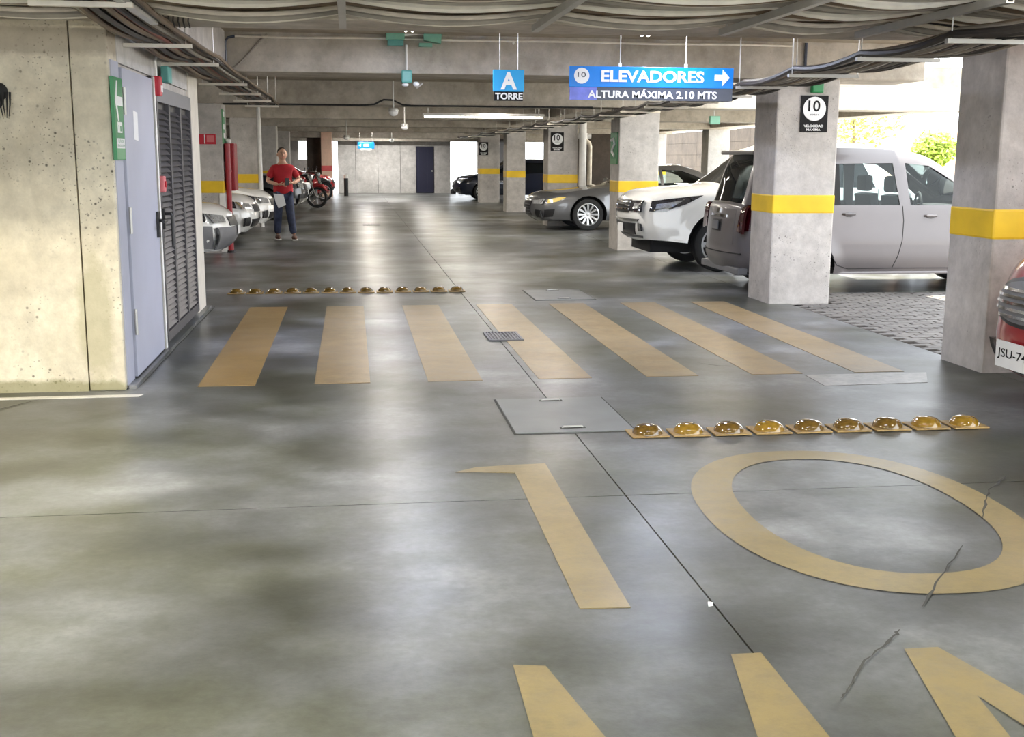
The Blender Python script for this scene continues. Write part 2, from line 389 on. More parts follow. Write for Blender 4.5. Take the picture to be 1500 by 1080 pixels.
# pavers
PV = [MB().box(-.094, .094, -.043, .043, -.03, 0.0, bv=0.008).mesh('paver', 'paver_a') for _ in range(1)][0]
rest = MB(); cand = []
for j in range(44):
    y = 8.65+j*0.1
    for i in range(31):
        x = 4.81+i*0.2+(0.1 if j % 2 else 0)
        if CX0-.1 < x < CX1+.1 and 12.0 < y < 12.8: continue
        if 4.55 < x < 5.4 and 7.8 < y < 8.62: continue
        # in sight between the two near columns?
        vis = x < 4.7+(y-8.4)*0.52+0.25
        cand.append((vis, y, x))
sel = [c for c in cand if c[0]][:300]; ss = set(sel)
for c in cand:
    if c in ss:
        o = bpy.data.objects.new('paver', PV); COL.objects.link(o); o.parent = fl; o.location = (c[2], c[1], random.uniform(-.004, .002))
    else:
        rest.box(c[2]-.094, c[2]+.094, c[1]-.043, c[1]+.043, -.03, -0.001)
ro = rest.build('paver_field', 'paver_a', fl); ro['kind'] = 'stuff'
# zebra stripes
for i in range(7):
    x0 = -1.07+0.79*i
    w = 0.385
    y0 = 8.03
    MB().box(x0, x0+w, y0, 12.30, 0, 0.003).build('crosswalk_stripe', 'zebra_ochre' if i == 0 else 'zebra_paint', fl)
# digits 1 0 and the letters M A
def flat(poly, name, mat, t=0.003):
    return MB().prism(poly, (0,0,0), (1,0,0), (0,1,0), (0,0,t)).build(name, mat, fl)
def cdt_fill(outer, holes=(), grid=None):
    """triangles of a 2D region"""
    pts = []; eds = []
    for loop in [outer]+list(holes):
        k = len(pts); n = len(loop); pts += [Vector(p) for p in loop]; eds += [(k+i, k+(i+1) % n) for i in range(n)]
    O = np.array(outer)
    def inside(P, L):
        L = np.array(L); r = np.zeros(len(P), bool); j = len(L)-1
        for i in range(len(L)):
            a = (L[i,1] > P[:,1]) != (L[j,1] > P[:,1])
            with np.errstate(divide='ignore', invalid='ignore'):
                r ^= a & (P[:,0] < (L[j,0]-L[i,0])*(P[:,1]-L[i,1])/(L[j,1]-L[i,1])+L[i,0])
            j = i
        return r
    if grid:
        gx = np.arange(O[:,0].min()+grid/2, O[:,0].max(), grid); gy = np.arange(O[:,1].min()+grid/2, O[:,1].max(), grid)
        Q = np.array([(x+(grid/2 if k % 2 else 0), y) for k, y in enumerate(gy) for x in gx])
        if len(Q):
            ok = inside(Q, outer)
            for h in holes: ok &= ~inside(Q, h)
            # keep off the boundary
            B = np.array([p for loop in [outer]+list(holes) for a, b in zip(loop, loop[1:]+loop[:1]) for p in [tuple(np.array(a)+(np.array(b)-np.array(a))*t) for t in (0, .25, .5, .75)]])
            Q = Q[ok]
            if len(Q):
                d = np.sqrt(((Q[:,None,:]-B[None])**2).sum(2)).min(1)
                pts += [Vector(p) for p in Q[d > grid*0.42]]
    r = delaunay_2d_cdt(pts, eds, [], 0, 1e-6)
    V = np.array([tuple(p) for p in r[0]]); T = [t for t in r[2] if len(t) == 3]
    C = np.array([V[list(t)].mean(0) for t in T])
    ok = inside(C, outer)
    for h in holes: ok &= ~inside(C, h)
    return V, [t for t, k in zip(T, ok) if k]
flat([(.765,3.785),(.945,3.775),(.965,5.735),(.78,5.725),(.60,5.70),(.49,5.625),(.60,5.615),(.785,5.575)], 'painted_digit', 'digit_paint')
def ell(cx, cy, a, b, n=56, e=2.25, sh=0.0):
    out = []
    for i in range(n):
        t = 2*math.pi*i/n; c, s = math.cos(t), math.sin(t)
        x = a*math.copysign(abs(c)**(2/e), c); y = b*math.copysign(abs(s)**(2/e), s)
        out.append((cx+x+sh*y, cy+y))
    return out
V, T = cdt_fill(ell(2.225, 4.795, 0.70, 1.04, sh=.05), [ell(2.24, 4.81, 0.515, 0.85, sh=.05)])
mbz = MB(); mbz.add([(a, b, 0.003) for a, b in V], T); mbz.build('painted_digit', 'digit_paint', fl)
V, T = cdt_fill([(.44,1.4),(.47,3.36),(.57,3.34),(.87,1.75),(1.17,3.35),(1.27,3.35),(1.26,1.4),(1.06,1.4),(1.06,2.35),(.90,1.4),(.82,1.4),(.64,2.35),(.64,1.4)])
mbz = MB(); mbz.add([(a, b, 0.003) for a, b in V], T); mbz.build('painted_letter', 'digit_paint', fl)
V, T = cdt_fill([(1.30,1.4),(1.74,3.32),(1.855,3.32),(2.30,1.4),(2.11,1.4),(2.03,1.75),(1.58,1.75),(1.49,1.4)], [[(1.63,1.95),(1.98,1.95),(1.80,2.98)]])
mbz = MB(); mbz.add([(a, b, 0.003) for a, b in V], T); mbz.build('painted_letter', 'digit_paint', fl)
# worn white paint: by the wall foot and at the end of the zebra
flat([(-3.2,7.70),(-1.41,7.73),(-1.39,7.80),(-3.2,7.77)], 'painted_line', 'white_line_paint')
flat([(3.26,7.97),(3.24,7.56),(4.02,7.60),(4.2,7.97)], 'painted_patch', 'white_floor_paint')
# cracks: irregular dark strips
def crack(pts, w):
    v = []; f = []; P = []
    for a, b in zip(pts, pts[1:]):
        for k in range(5):
            t = k/5; P.append((a[0]+(b[0]-a[0])*t+random.uniform(-.006,.006), a[1]+(b[1]-a[1])*t+random.uniform(-.006,.006)))
    P.append(pts[-1])
    for i, p in enumerate(P):
        q = P[min(i+1, len(P)-1)]; o = P[max(i-1, 0)]; d = Vector((q[0]-o[0], q[1]-o[1])).normalized(); n = Vector((-d.y, d.x))*w*random.uniform(.2, .75)*(0.25 if i in (0, len(P)-1) else 1)
        v += [(p[0]+n.x, p[1]+n.y, .004), (p[0]-n.x, p[1]-n.y, .004)]
    for i in range(len(P)-1): f.append((2*i, 2*i+1, 2*i+3, 2*i+2))
    mb = MB(); mb.add(v, f); return mb.build('floor_crack', 'crack_dark', fl)
crack([(3.22,5.22),(3.0,5.0),(2.88,4.83),(2.73,4.59)], .009)
crack([(2.45,4.25),(2.17,3.9),(1.97,3.65)], .011)
crack([(1.80,3.47),(1.75,3.41),(1.57,3.25),(1.44,3.07),(1.39,3.01)], .009)
crack([(-1.46,7.98),(-1.46,9.3),(-1.45,10.8),(-1.44,12.4)], .010)
crack([(-2.62,6.75),(-2.30,7.25),(-2.02,7.70)], .012)
crack([(-2.9,7.45),(-2.5,7.62),(-2.2,7.70)], .008)
crack([(2.62,8.55),(2.72,8.42),(2.85,8.36)], .012)

# ---- outside ground beyond the open side
struct(MB().box(11.0, 90, -40, 120, -0.12, -0.004).build('ground_outside', 'ground_light'), 'sunlit pale ground outside the open side')
# ---- ceiling slab and beams
CE1 = 11.2
NX = 6.1        # the slab stops here beside the near columns and reaches CE1 only beyond the third beam
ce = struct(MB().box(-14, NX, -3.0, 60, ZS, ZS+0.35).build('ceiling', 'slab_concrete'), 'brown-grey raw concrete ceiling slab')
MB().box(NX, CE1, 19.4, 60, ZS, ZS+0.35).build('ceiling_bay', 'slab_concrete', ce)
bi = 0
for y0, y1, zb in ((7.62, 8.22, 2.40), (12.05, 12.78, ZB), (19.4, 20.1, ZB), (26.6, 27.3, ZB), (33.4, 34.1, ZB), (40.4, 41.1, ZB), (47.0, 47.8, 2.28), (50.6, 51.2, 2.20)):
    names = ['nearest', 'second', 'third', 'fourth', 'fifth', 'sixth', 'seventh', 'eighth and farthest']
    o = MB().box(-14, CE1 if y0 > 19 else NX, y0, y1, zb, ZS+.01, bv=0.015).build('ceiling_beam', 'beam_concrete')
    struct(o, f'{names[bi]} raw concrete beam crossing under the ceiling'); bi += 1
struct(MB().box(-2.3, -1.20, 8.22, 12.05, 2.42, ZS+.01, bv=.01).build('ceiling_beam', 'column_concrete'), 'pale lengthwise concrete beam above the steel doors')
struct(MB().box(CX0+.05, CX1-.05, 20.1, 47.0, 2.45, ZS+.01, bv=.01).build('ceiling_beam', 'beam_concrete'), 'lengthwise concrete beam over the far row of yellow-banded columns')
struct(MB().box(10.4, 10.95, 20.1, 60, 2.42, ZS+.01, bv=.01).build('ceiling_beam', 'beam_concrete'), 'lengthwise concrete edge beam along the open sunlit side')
# ---- columns
def column(x0, x1, y0, y1, label, band=(0.97, 1.185), mat='column_concrete', bmat='yellow_band', h=ZS):
    c = empty('column', ((x0+x1)/2, (y0+y1)/2, 0)); struct(c, label)
    wb(MB().box(x0, x1, y0, y1, -0.02, h, bv=0.018), 'shaft', mat, c)
    if band: wb(MB().box(x0-.004, x1+.004, y0-.004, y1+.004, band[0], band[1], bv=0.016), 'painted_band', bmat, c)
    return c
column(4.60, 5.30, 7.90, 8.52, 'nearest concrete column beside the red car, with a yellow band', (0.985, 1.205))
wordsr = ['concrete column with yellow band and black speed sign in front of the grey minivan', 'concrete column with yellow band between white pickup and graphite sedan',
          'concrete column with yellow band and speed sign at the nose of the graphite sedan', 'narrow-looking concrete column with yellow band before the black car', 'farthest yellow-banded column with round speed sign covering the black car']
for y, lb in zip(COLY, wordsr):
    dx = -0.06 if y > 30 else 0
    column(CX0+dx, CX1+dx-(.14 if y == 33.4 else 0), y, y+0.68, lb, (0.975, 1.175), h=ZB+.004)
wordsl = ['left concrete column carrying the red fire cabinet', 'left concrete column with yellow band behind the red fire cabinet', 'left concrete column half hidden by the man in red', 'left concrete column behind the red motorcycle']
for y, lb in zip(COLY[1:], wordsl):
    column(-2.62 if y != 19.4 else -2.7, -2.03, y, y+0.65, lb, (0.965, 1.165), h=ZB+.004)
column(-1.14, -0.72, 46.9, 47.4, 'peach painted column with a red band near the end wall', (0.98, 1.2), 'peach_paint', 'band_red')
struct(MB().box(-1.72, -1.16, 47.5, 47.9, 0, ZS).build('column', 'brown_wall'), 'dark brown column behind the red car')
for i, y in enumerate((26.6, 33.4, 40.4, 47.0)):
    column(10.35, 11.0, y, y+.65, ['pale second-row column near the open side, hidden by the minivan', 'pale sunlit second-row column behind the white pickup', 'second-row column farther along the dark wall', 'last second-row column by the dark wall'][i], None if i != 2 else (.97, 1.17), mat='end_concrete', h=ZB+.004)
column(6.45, 7.1, 37.0, 37.6, 'banded column coloured dark for shade, deep in the bay behind the sedan', (.97, 1.17), 'brown_wall')  # dark brown shaft carries the shade of the deep bay in its colour
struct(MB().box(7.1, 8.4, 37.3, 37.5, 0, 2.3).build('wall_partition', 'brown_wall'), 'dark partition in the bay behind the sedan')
# ---- end wall, its door and openings
we = struct(empty('wall_back', (1.1, 51.2, 0)), 'pale concrete end wall of the drive, cast in tall panels')
for k, (a, b) in enumerate(((-0.55, .20), (.215, 1.16), (1.175, 2.12), (2.135, 2.80))):
    wb(MB().box(a, b, 51.2, 51.5, 0, 2.75), 'wall_panel', 'end_concrete', we)
wb(MB().box(-0.5, 3.9, 51.3, 51.49, 0, 2.75), 'wall_core', 'joint_dark', we)
wb(MB().box(3.60, 4.3, 51.2, 51.5, 0, 2.75), 'wall_panel', 'end_concrete', we)
wb(MB().box(2.80, 3.60, 51.2, 51.5, 2.0, 2.75), 'wall_panel', 'end_concrete', we)
d3 = struct(empty('door_3', (3.2, 51.2, 0)), 'dark navy metal door in the end wall')
wb(MB().box(2.83, 3.57, 51.22, 51.28, 0.01, 1.98), 'door_leaf', 'navy_door', d3)
for a in (2.93, 3.30): wb(MB().box(a, a+.2, 51.205, 51.22, .15, 1.85), 'door_panel', 'navy_door', d3)
wb(MB().cyl((3.5, 51.15, .95), (3.5, 51.22, .95), .03), 'door_handle', 'galvanised', d3)
wbl = struct(empty('wall_back_left', (-5, 52, 0)), 'end wall left of the drive with a bright high window opening')
for x0, x1, z0, z1 in ((-14, -2.25, 0, 2.75), (-2.25, -1.62, 0, 1.42), (-1.62, -.85, 0, 2.75)):
    wb(MB().box(x0, x1, 52, 52.3, z0, z1), 'wall_panel', 'column_concrete', wbl)
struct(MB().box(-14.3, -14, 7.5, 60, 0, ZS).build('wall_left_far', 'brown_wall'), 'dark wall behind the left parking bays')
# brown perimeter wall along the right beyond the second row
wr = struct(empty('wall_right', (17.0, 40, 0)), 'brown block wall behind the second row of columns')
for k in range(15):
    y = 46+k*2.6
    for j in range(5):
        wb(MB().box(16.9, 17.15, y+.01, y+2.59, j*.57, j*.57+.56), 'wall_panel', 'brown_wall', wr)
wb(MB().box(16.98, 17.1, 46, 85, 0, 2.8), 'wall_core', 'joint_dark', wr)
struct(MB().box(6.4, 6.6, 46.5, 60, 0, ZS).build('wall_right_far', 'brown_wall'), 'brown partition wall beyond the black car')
# ---- left block with steel doors
wl = struct(empty('wall_left', (-1.5, 8, 0)), 'cream raw concrete wall block with pores and stains, holding the steel doors')
wb(MB().box(-6.0, -1.74, 7.95, 8.25, 0, ZS), 'wall_panel', 'wall_concrete', wl)
wb(MB().box(-1.733, -1.50, 7.95, 8.25, 0, ZS, bv=.012), 'wall_panel', 'wall_concrete', wl)
wb(MB().box(-6.0, -1.52, 8.25, 12.0, 0, ZS), 'wall_core', 'column_concrete', wl)
wb(MB().box(-1.55, -1.498, 8.25, 11.66, 2.17, 2.42), 'door_header', 'end_concrete', wl)
wb(MB().box(-2.0, -1.49, 11.72, 12.34, 0, 2.42, bv=.012), 'end_jamb', 'cream_paint', wl)
wb(MB().box(-1.55, -1.492, 8.0, 8.25, 0, 2.17), 'door_jamb', 'door_grey', wl)
wb(MB().box(-1.52, -1.44, 8.0, 12.34, 0, 0.025), 'kerb', 'floor', wl)
# steel door
d1 = struct(empty('door_1', (-1.5, 8.87, 0)), 'pale blue-grey plain steel door in the left wall')
leaf = wb(MB().box(-1.52, -1.475, 8.27, 9.48, 0.035, 2.14, bv=.004), 'door_leaf', 'door_grey', d1)
for z in (.42, 1.12, 1.92):
    wb(MB().cyl((-1.468, 8.27, z-.09), (-1.468, 8.27, z+.09), .011, n=8), 'hinge', 'galvanised', d1)
wb(MB().box(-1.52, -1.482, 9.485, 9.53, 0.02, 2.16), 'door_frame', 'black_metal', d1)
wb(MB().box(-1.52, -1.47, 9.535, 9.60, 0.02, 2.16), 'door_frame', 'white_plastic', d1)
hd = wb(MB().box(-1.475, -1.455, 9.36, 9.44, 0.93, 1.13), 'lock_plate', 'black_metal', d1)
wb(MB().cyl((-1.455, 9.40, 1.06), (-1.405, 9.40, 1.06), .014, n=8).cyl((-1.405, 9.41, 1.06), (-1.405, 9.25, 1.06), .013, n=8), 'door_handle', 'black_metal', hd)
# louvred door
d2 = struct(empty('door_2', (-1.5, 10.65, 0)), 'dark grey louvred metal door with three columns of slats')
LY0, LY1 = 9.64, 11.64
wb(MB().box(-1.52, -1.47, LY0, LY1, 1.98, 2.10), 'header_panel', 'trim_grey', d2)
wb(MB().box(-1.52, -1.47, LY0, LY1, 0.06, 0.14), 'bottom_rail', 'louver_grey', d2)
wb(MB().box(-1.518, -1.51, LY0, LY1, 0.1, 2.0), 'backing', 'black_metal', d2)
ms = [LY0, LY0+.645, LY0+1.305, LY1]
for k, y in enumerate(ms):
    y0 = y if k == 0 else (y-.06 if k == 3 else y-.03)
    wb(MB().box(-1.52, -1.472, y0, y0+.06, 0.14, 1.98), 'mullion', 'louver_grey', d2)
NS = 38
for c in range(3):
    a, b = ms[c]+(.06 if c == 0 else .03), ms[c+1]-(.06 if c == 2 else .03)
    me = MB().prism([(0, 0), (.030, -.034), (.034, -.030), (.004, .004)], (-1.51, a, 0), (1, 0, 0), (0, 0, 1), (0, b-a, 0)).mesh('slat', 'louver_grey')
    for k in range(NS):
        o = bpy.data.objects.new('slat', me); COL.objects.link(o); o.parent = d2
        o.matrix_parent_inverse = Matrix.Translation(-Vector(d2.location)); o.location = (0, 0, .185+k*(1.79/NS))
hd = wb(MB().box(-1.472, -1.455, 9.655, 9.70, .98, 1.14), 'lock_plate', 'black_metal', d2)
wb(MB().tube([(-1.455, 9.68, 1.10), (-1.41, 9.68, 1.10), (-1.40, 9.68, 1.08), (-1.40, 9.68, .84)], .012, 8), 'door_handle', 'black_metal', hd)
# entrance end behind the camera: side walls that bound the drive
struct(MB().box(-6.3, -6.0, -3.0, 8.25, 0, ZS).build('wall_left_near', 'wall_concrete'), 'concrete side wall left of the camera, out of view')
ordn = ['first', 'second', 'third', 'fourth', 'fifth', 'sixth', 'seventh', 'eighth', 'ninth', 'tenth', 'eleventh', 'twelfth', 'thirteenth', 'fourteenth', 'fifteenth', 'sixteenth', 'seventeenth', 'eighteenth', 'nineteenth', 'twentieth', 'twenty-first']
cname = {'cable_beige': 'beige', 'cable_grey': 'grey', 'cable_white': 'cream', 'cable_brown': 'brown', 'cable_dark': 'dark', 'cable_red': 'reddish', 'black_rubber': 'black'}
# ================================================================== LAMPS
def tube_lamp(x, y, z, L, label, power, col=(1.0, .95, .86), rz=0.0, es=6.0, drop=0.0):
    t = empty('fluorescent_lamp', (x, y, z), rz); tag(t, label, 'lamp', 'ceiling tube lamps')
    MB().box(-L/2, L/2, -.06, .06, 0.0, .05, bv=.008).build('housing', 'white_plastic', t)
    tm = emit('tube_glow', (1.0, .96, .88), es)
    for s in (-.03, .03):
        MB().cyl((-L/2+.03, s, -.018), (L/2-.03, s, -.018), .013, n=8).build('tube', tm, t)
    if drop:
        for s in (-L/2+.1, L/2-.1): MB().cyl((s, 0, .05), (s, 0, .05+drop), .006, n=6).build('hanger_rod', 'rod_steel', t)
    ld = bpy.data.lights.new('lamp_light', 'AREA'); ld.shape = 'RECTANGLE'; ld.size = L; ld.size_y = .10; ld.energy = power; ld.color = col
    lo = bpy.data.objects.new('lamp_light', ld); COL.objects.link(lo); lo.parent = t; lo.location = (0, 0, -.04)
    return t
WARM = (1.0, .92, .76); COOL = (.74, .80, 1.0); OLIVE = (1.0, .97, .70)
LP = 62
for k, (x, y, c, p) in enumerate(((-1.9, 1.6, OLIVE, 1.1), (1.3, 1.6, OLIVE, .5), (-2.3, 5.0, WARM, 2.5), (1.6, 4.6, COOL, .3), (3.9, 4.0, WARM, .6))):  # unseen lamps added to light the cream wall block and near floor
    tube_lamp(x, y, ZS-.055, 1.25, ['unseen tube lamp added overhead behind the camera, left row', 'unseen tube lamp added overhead behind the camera, right row', 'unseen tube lamp added on the slab to light the cream wall block', 'unseen tube lamp added on the slab before the nearest beam', 'unseen tube lamp added on the slab over the red car'][k], LP*p, c)
for k, (y, p, c) in enumerate(((10.2, 2.0, COOL), (15.8, 1.8, (1, .93, .86)), (23.2, 1.8, (1, .93, .86)), (30.2, 1.8, WARM), (37.2, 2.0, WARM), (44.0, 2.6, (1, .96, .90)))):
    nm = ['first', 'second', 'third', 'fourth', 'fifth', 'sixth'][k]
    for x, sd in ((.55, 'left'), (2.75, 'right')):
        tube_lamp(x, y, ZS-.055, 1.6, f'tube lamp in the {nm} bay between beams, {sd} row over the drive', LP*p*.36, c, rz=math.pi/2)
tube_lamp(2.56, 22.75, 2.33, 2.35, 'long pale twin-tube lamp hanging low between the second and third column', 26, WARM, es=2.2, drop=.38)
tube_lamp(1.2, 49.0, ZS-.055, 2.4, 'unseen tube lamp added close before the end wall', LP*2.2, (1, .97, .93))  # added to brighten the end wall
for k, y in enumerate((16.2, 23.4, 30.2)): tube_lamp(8.2 if y > 19 else 5.6, y, ZS-.055, 1.25, f'tube lamp over the right parking bay, {["nearest", "middle", "farthest"][k]} of three', LP*.8, WARM)
tube_lamp(-4.6, 23.0, ZS-.055, 1.25, 'tube lamp over the white cars on the left', LP*.8, WARM)
tube_lamp(-4.6, 16.0, ZS-.055, 1.25, 'tube lamp over the left bay behind the steel doors', LP*.6, WARM)
# bulkhead lamps on the drive axis
def bulkhead(x, y, z, zt, label, hood=True):
    t = empty('bulkhead_lamp', (x, y, z)); tag(t, label, 'lamp', 'small bulkhead lamps along the drive')
    MB().ball((0, 0, 0), .075, .075, .06).build('globe', 'sign_white', t, True)
    MB().lathe([(.0, .075), (.07, .07), (.085, .03), (.08, .015)]).build('collar', 'galvanised', t, True)
    MB().cyl((0, 0, .07), (0, 0, zt-z), .012, n=8).build('stem', 'galvanised', t)
bulkhead(.70, 19.25, 2.26, ZS, 'small round lamp under the cable loop on the third beam')
bulkhead(1.12, 24.6, 2.16, ZS, 'small round white lamp beyond the third beam')
bulkhead(1.52, 43.8, 2.13, ZS, 'bright white globe lamp near the far end of the drive')
bulkhead(-.10, 33.0, 2.06, ZS, 'tiny hanging lamp left of the far blue sign')

# ================================================================== SIGNS
X, Y_, Z = (1,0,0), (0,1,0), (0,0,1)
s = empty('hanging_sign', (2.58, 10.0, 2.05)); tag(s, 'long blue hanging sign ELEVADORES with white arrow', 'sign')
wb(MB().box(1.86, 3.305, 10.0, 10.03, 2.152, 2.325, bv=.004), 'upper_panel', 'sign_blue', s)
wb(MB().box(1.866, 2.10, 10.004, 10.026, 2.045, 2.152), 'lower_panel', 'sign_reflection', s)  # violet left end: a reflection put into the panel colour
wb(MB().box(2.10, 3.30, 10.004, 10.026, 2.045, 2.152), 'lower_panel', 'sign_dark', s)
wb(MB().cyl((1.965, 9.9975, 2.245), (1.965, 10.0, 2.245), .066, n=28), 'disc', 'sign_white', s)
wtext('10', (1.93, 9.997, 2.232), X, Z, .07, .042, 'sign_dark', s, depth=.001)
wtext('ELEVADORES', (2.135, 9.997, 2.196), X, Z, .905, .098, 'sign_white', s, depth=.001, bold=.03)
wtext('ALTURA MÁXIMA 2.10 MTS', (2.02, 10.001, 2.062), X, Z, 1.14, .078, 'sign_white', s, depth=.001, bold=.03)
wb(MB().prism([(0,-.025),(.07,-.025),(.07,-.07),(.135,0),(.07,.07),(.07,.025),(0,.025)], (3.135, 10.0, 2.243), X, Z, (0,-.003,0)), 'arrow', 'sign_white', s)
for x in (2.30, 2.88): wb(MB().cyl((x, 10.015, 2.32), (x, 10.015, ZS), .004, n=6), 'suspension_wire', 'rod_steel', s)
for x in (2.30, 2.88): wb(MB().box(x-.012, x+.012, 10.005, 10.025, 2.318, 2.355), 'wire_clip', 'white_plastic', s)
s = empty('hanging_sign', (1.34, 10.0, 2.03)); tag(s, 'small square blue hanging sign with letter A above TORRE', 'sign')
wb(MB().box(1.205, 1.47, 10.0, 10.03, 2.105, 2.285, bv=.004), 'upper_panel', 'sign_sky', s)
wb(MB().box(1.215, 1.46, 10.004, 10.026, 2.03, 2.105), 'lower_panel', 'sign_black', s)
wtext('A', (1.268, 9.997, 2.122), X, Z, .14, .145, 'sign_white', s, depth=.001, bold=.035)
wtext('TORRE', (1.222, 10.001, 2.040), X, Z, .235, .055, 'sign_white', s, depth=.001, bold=.035)
for x in (1.262, 1.415): wb(MB().cyl((x, 10.015, 2.285), (x, 10.015, ZS), .004, n=6), 'suspension_wire', 'rod_steel', s)
s = empty('hanging_sign', (.58, 45, 1.8)); tag(s, 'tiny blue hanging sign at the far end of the drive', 'sign')
wb(MB().box(.27, .90, 45.0, 45.04, 1.84, 2.10, bv=.02), 'upper_panel', 'sign_blue', s)
wb(MB().box(.38, .80, 44.99, 45.0, 1.79, 1.85), 'lower_panel', 'sign_white', s)
wb(MB().box(.50, .70, 44.985, 45.0, 1.92, 2.02), 'white_mark', 'sign_white', s)
wb(MB().prism([(0,0),(.09,.06),(.09,-.06)], (.31, 45.0, 1.97), X, Z, (0,-.006,0)), 'arrow', 'sign_white', s)
for x in (.35, .82): wb(MB().cyl((x, 45.02, 2.10), (x, 45.02, ZS), .006, n=6), 'suspension_wire', 'rod_steel', s)
def speed_sign(x0, x1, z0, z1, y, label):
    s = empty('speed_sign', ((x0+x1)/2, y, z0)); tag(s, label, 'sign', 'speed limit signs on columns')
    w, h = x1-x0, z1-z0; cx = (x0+x1)/2; cz = z1-.365*h; r = .42*w
    wb(MB().box(x0, x1, y-.008, y+.001, z0, z1), 'plate', 'sign_black', s)
    wb(MB().cyl((cx, y-.0105, cz), (cx, y-.008, cz), r, n=32), 'disc', 'sign_white', s)
    wtext('10', (cx-.24*w, y-.0115, cz-.07*h), X, Z, .44*w, .30*h, 'sign_black', s, depth=.001, bold=.012)
    wtext('KM/H', (cx-.15*w, y-.0115, cz-.18*h), X, Z, .30*w, .045*h, 'sign_black', s, depth=.001)
    wtext('VELOCIDAD', (cx-.37*w, y-.009, z0+.135*h), X, Z, .72*w, .07*h, 'sign_white', s, depth=.001, bold=.03)
    wtext('MÁXIMA', (cx-.27*w, y-.009, z0+.035*h), X, Z, .52*w, .08*h, 'sign_white', s, depth=.001, bold=.03)
speed_sign(4.73, 5.03, 1.835, 2.215, 12.046, 'black speed limit 10 sign on the column before the grey minivan')
speed_sign(4.53, 4.83, 1.70, 2.12, 26.596, 'black speed limit 10 sign on the column at the sedan nose')
speed_sign(4.38, 4.70, 1.62, 2.06, 40.396, 'black speed limit 10 sign on the farthest banded column')
# evacuation sign on the left wall (faces +X)
s = empty('evacuation_sign', (-1.47, 8.2, 1.53)); tag(s, 'tall green evacuation sign with white arrow on the cream wall corner', 'sign')
wb(MB().box(-1.492, -1.470, 7.93, 8.225, 1.53, 2.06), 'plate', 'sign_green', s)
wb(MB().box(-1.4705, -1.469, 7.94, 8.215, 1.535, 1.605), 'lower_stripe', 'sign_green_pale', s)
wb(MB().box(-1.4705, -1.469, 7.955, 8.215, 1.605, 1.67), 'caption_field', 'sign_white', s)
wb(MB().box(-1.4705, -1.469, 8.00, 8.15, 1.705, 1.775), 'pictogram', 'sign_white', s)
pg = wb(MB().box(-1.469, -1.468, 8.03, 8.05, 1.72, 1.755).box(-1.469, -1.468, 8.08, 8.12, 1.715, 1.75), 'pictogram_figure', 'sign_green', s)
ar = MB().prism([(.03,.03),(.255,.03),(.255,-.03),(.03,-.03)], (-1.470, 7.95, 1.91), Y_, Z, (.002, 0, 0))
for q in (1, -1): ar.prism([(.0,.0),(.075,q*.13),(.11,q*.13),(.05,.0)], (-1.470, 7.95, 1.91), Y_, Z, (.0024, 0, 0))
wb(ar, 'arrow', 'sign_white', s)
wtext('RUTA DE', (-1.468, 7.99, 1.641), Y_, Z, .18, .02, 'sign_green', s, depth=.001)
wtext('EVACUACIÓN', (-1.468, 7.97, 1.614), Y_, Z, .23, .02, 'sign_green', s, depth=.001)
pn = MB(); pn.add([(-1.473, 8.60, 1.67), (-1.473, 8.76, 1.66), (-1.470, 8.75, 1.76), (-1.473, 8.77, 1.86), (-1.473, 8.61, 1.87)], [(0, 1, 2, 3, 4)])
pnb = pn.build('paper_notice', 'paper'); tag(pnb, 'white paper notice taped on the steel door', 'notice')
pnm = pnb.modifiers.new('thick', 'SOLIDIFY'); pnm.thickness = .002
for q in (wl, d1, d2, s, pnb): q.location.x -= .03        # measured offset of the whole door wall
# green sign on the left face of the third column (faces -X)
s = empty('evacuation_sign', (4.46, 19.76, 1.45)); tag(s, 'narrow green sign with white figure on the side of the column by the sedan', 'sign')
wb(MB().box(4.458, 4.470, 19.50, 20.02, 1.45, 1.98), 'plate', 'sign_green', s)
wb(MB().tube([(4.457, 19.92, 1.85), (4.457, 19.75, 1.87), (4.457, 19.66, 1.79), (4.457, 19.80, 1.72), (4.457, 19.86, 1.65), (4.457, 19.70, 1.59)], .03, 6), 'pictogram', 'sign_white', s)
wb(MB().box(4.456, 4.459, 19.52, 20.0, 1.45, 1.54), 'lower_stripe', 'sign_green_pale', s)
# left column: fire sign, cabinet, standpipe
s = empty('fire_sign', (-2.25, 19.39, 1.73)); tag(s, 'small red fire equipment sign on the left column', 'sign')
wb(MB().box(-2.50, -2.13, 19.385, 19.401, 1.74, 1.90), 'plate', 'sign_red', s)
wb(MB().box(-2.27, -2.155, 19.380, 19.386, 1.775, 1.88), 'pictogram', 'fire_pink', s)
wb(MB().box(-2.31, -2.295, 19.380, 19.386, 1.75, 1.89), 'divider', 'sign_white', s)
s = empty('evacuation_sign', (-2.03, 19.5, 1.75)); tag(s, 'narrow green and white sign above the red fire cabinet', 'sign')
wb(MB().box(-2.03, -2.015, 19.42, 19.72, 1.77, 2.28), 'plate', 'sign_green', s)
for z in (2.18, 1.98, 1.84): wb(MB().box(-2.016, -2.012, 19.47, 19.66, z, z+.08), 'pictogram', 'sign_white', s)
wb(MB().box(-2.03, -2.010, 19.405, 19.42, 1.75, 2.30), 'edge_strip', 'sign_green_pale', s)
s = empty('fire_cabinet', (-1.95, 19.7, 0)); tag(s, 'dark red fire hose cabinet on the left column', 'cabinet')
wb(MB().box(-2.03, -1.86, 19.55, 20.0, 1.00, 1.76, bv=.02), 'body', 'fire_red', s)
wb(MB().box(-2.0, -1.89, 19.545, 19.552, 1.04, 1.72), 'door', 'fire_red', s)
wb(MB().cyl((-1.955, 19.53, 1.05), (-1.955, 19.53, 1.74), .012, n=6), 'door_edge', 'white_plastic', s)
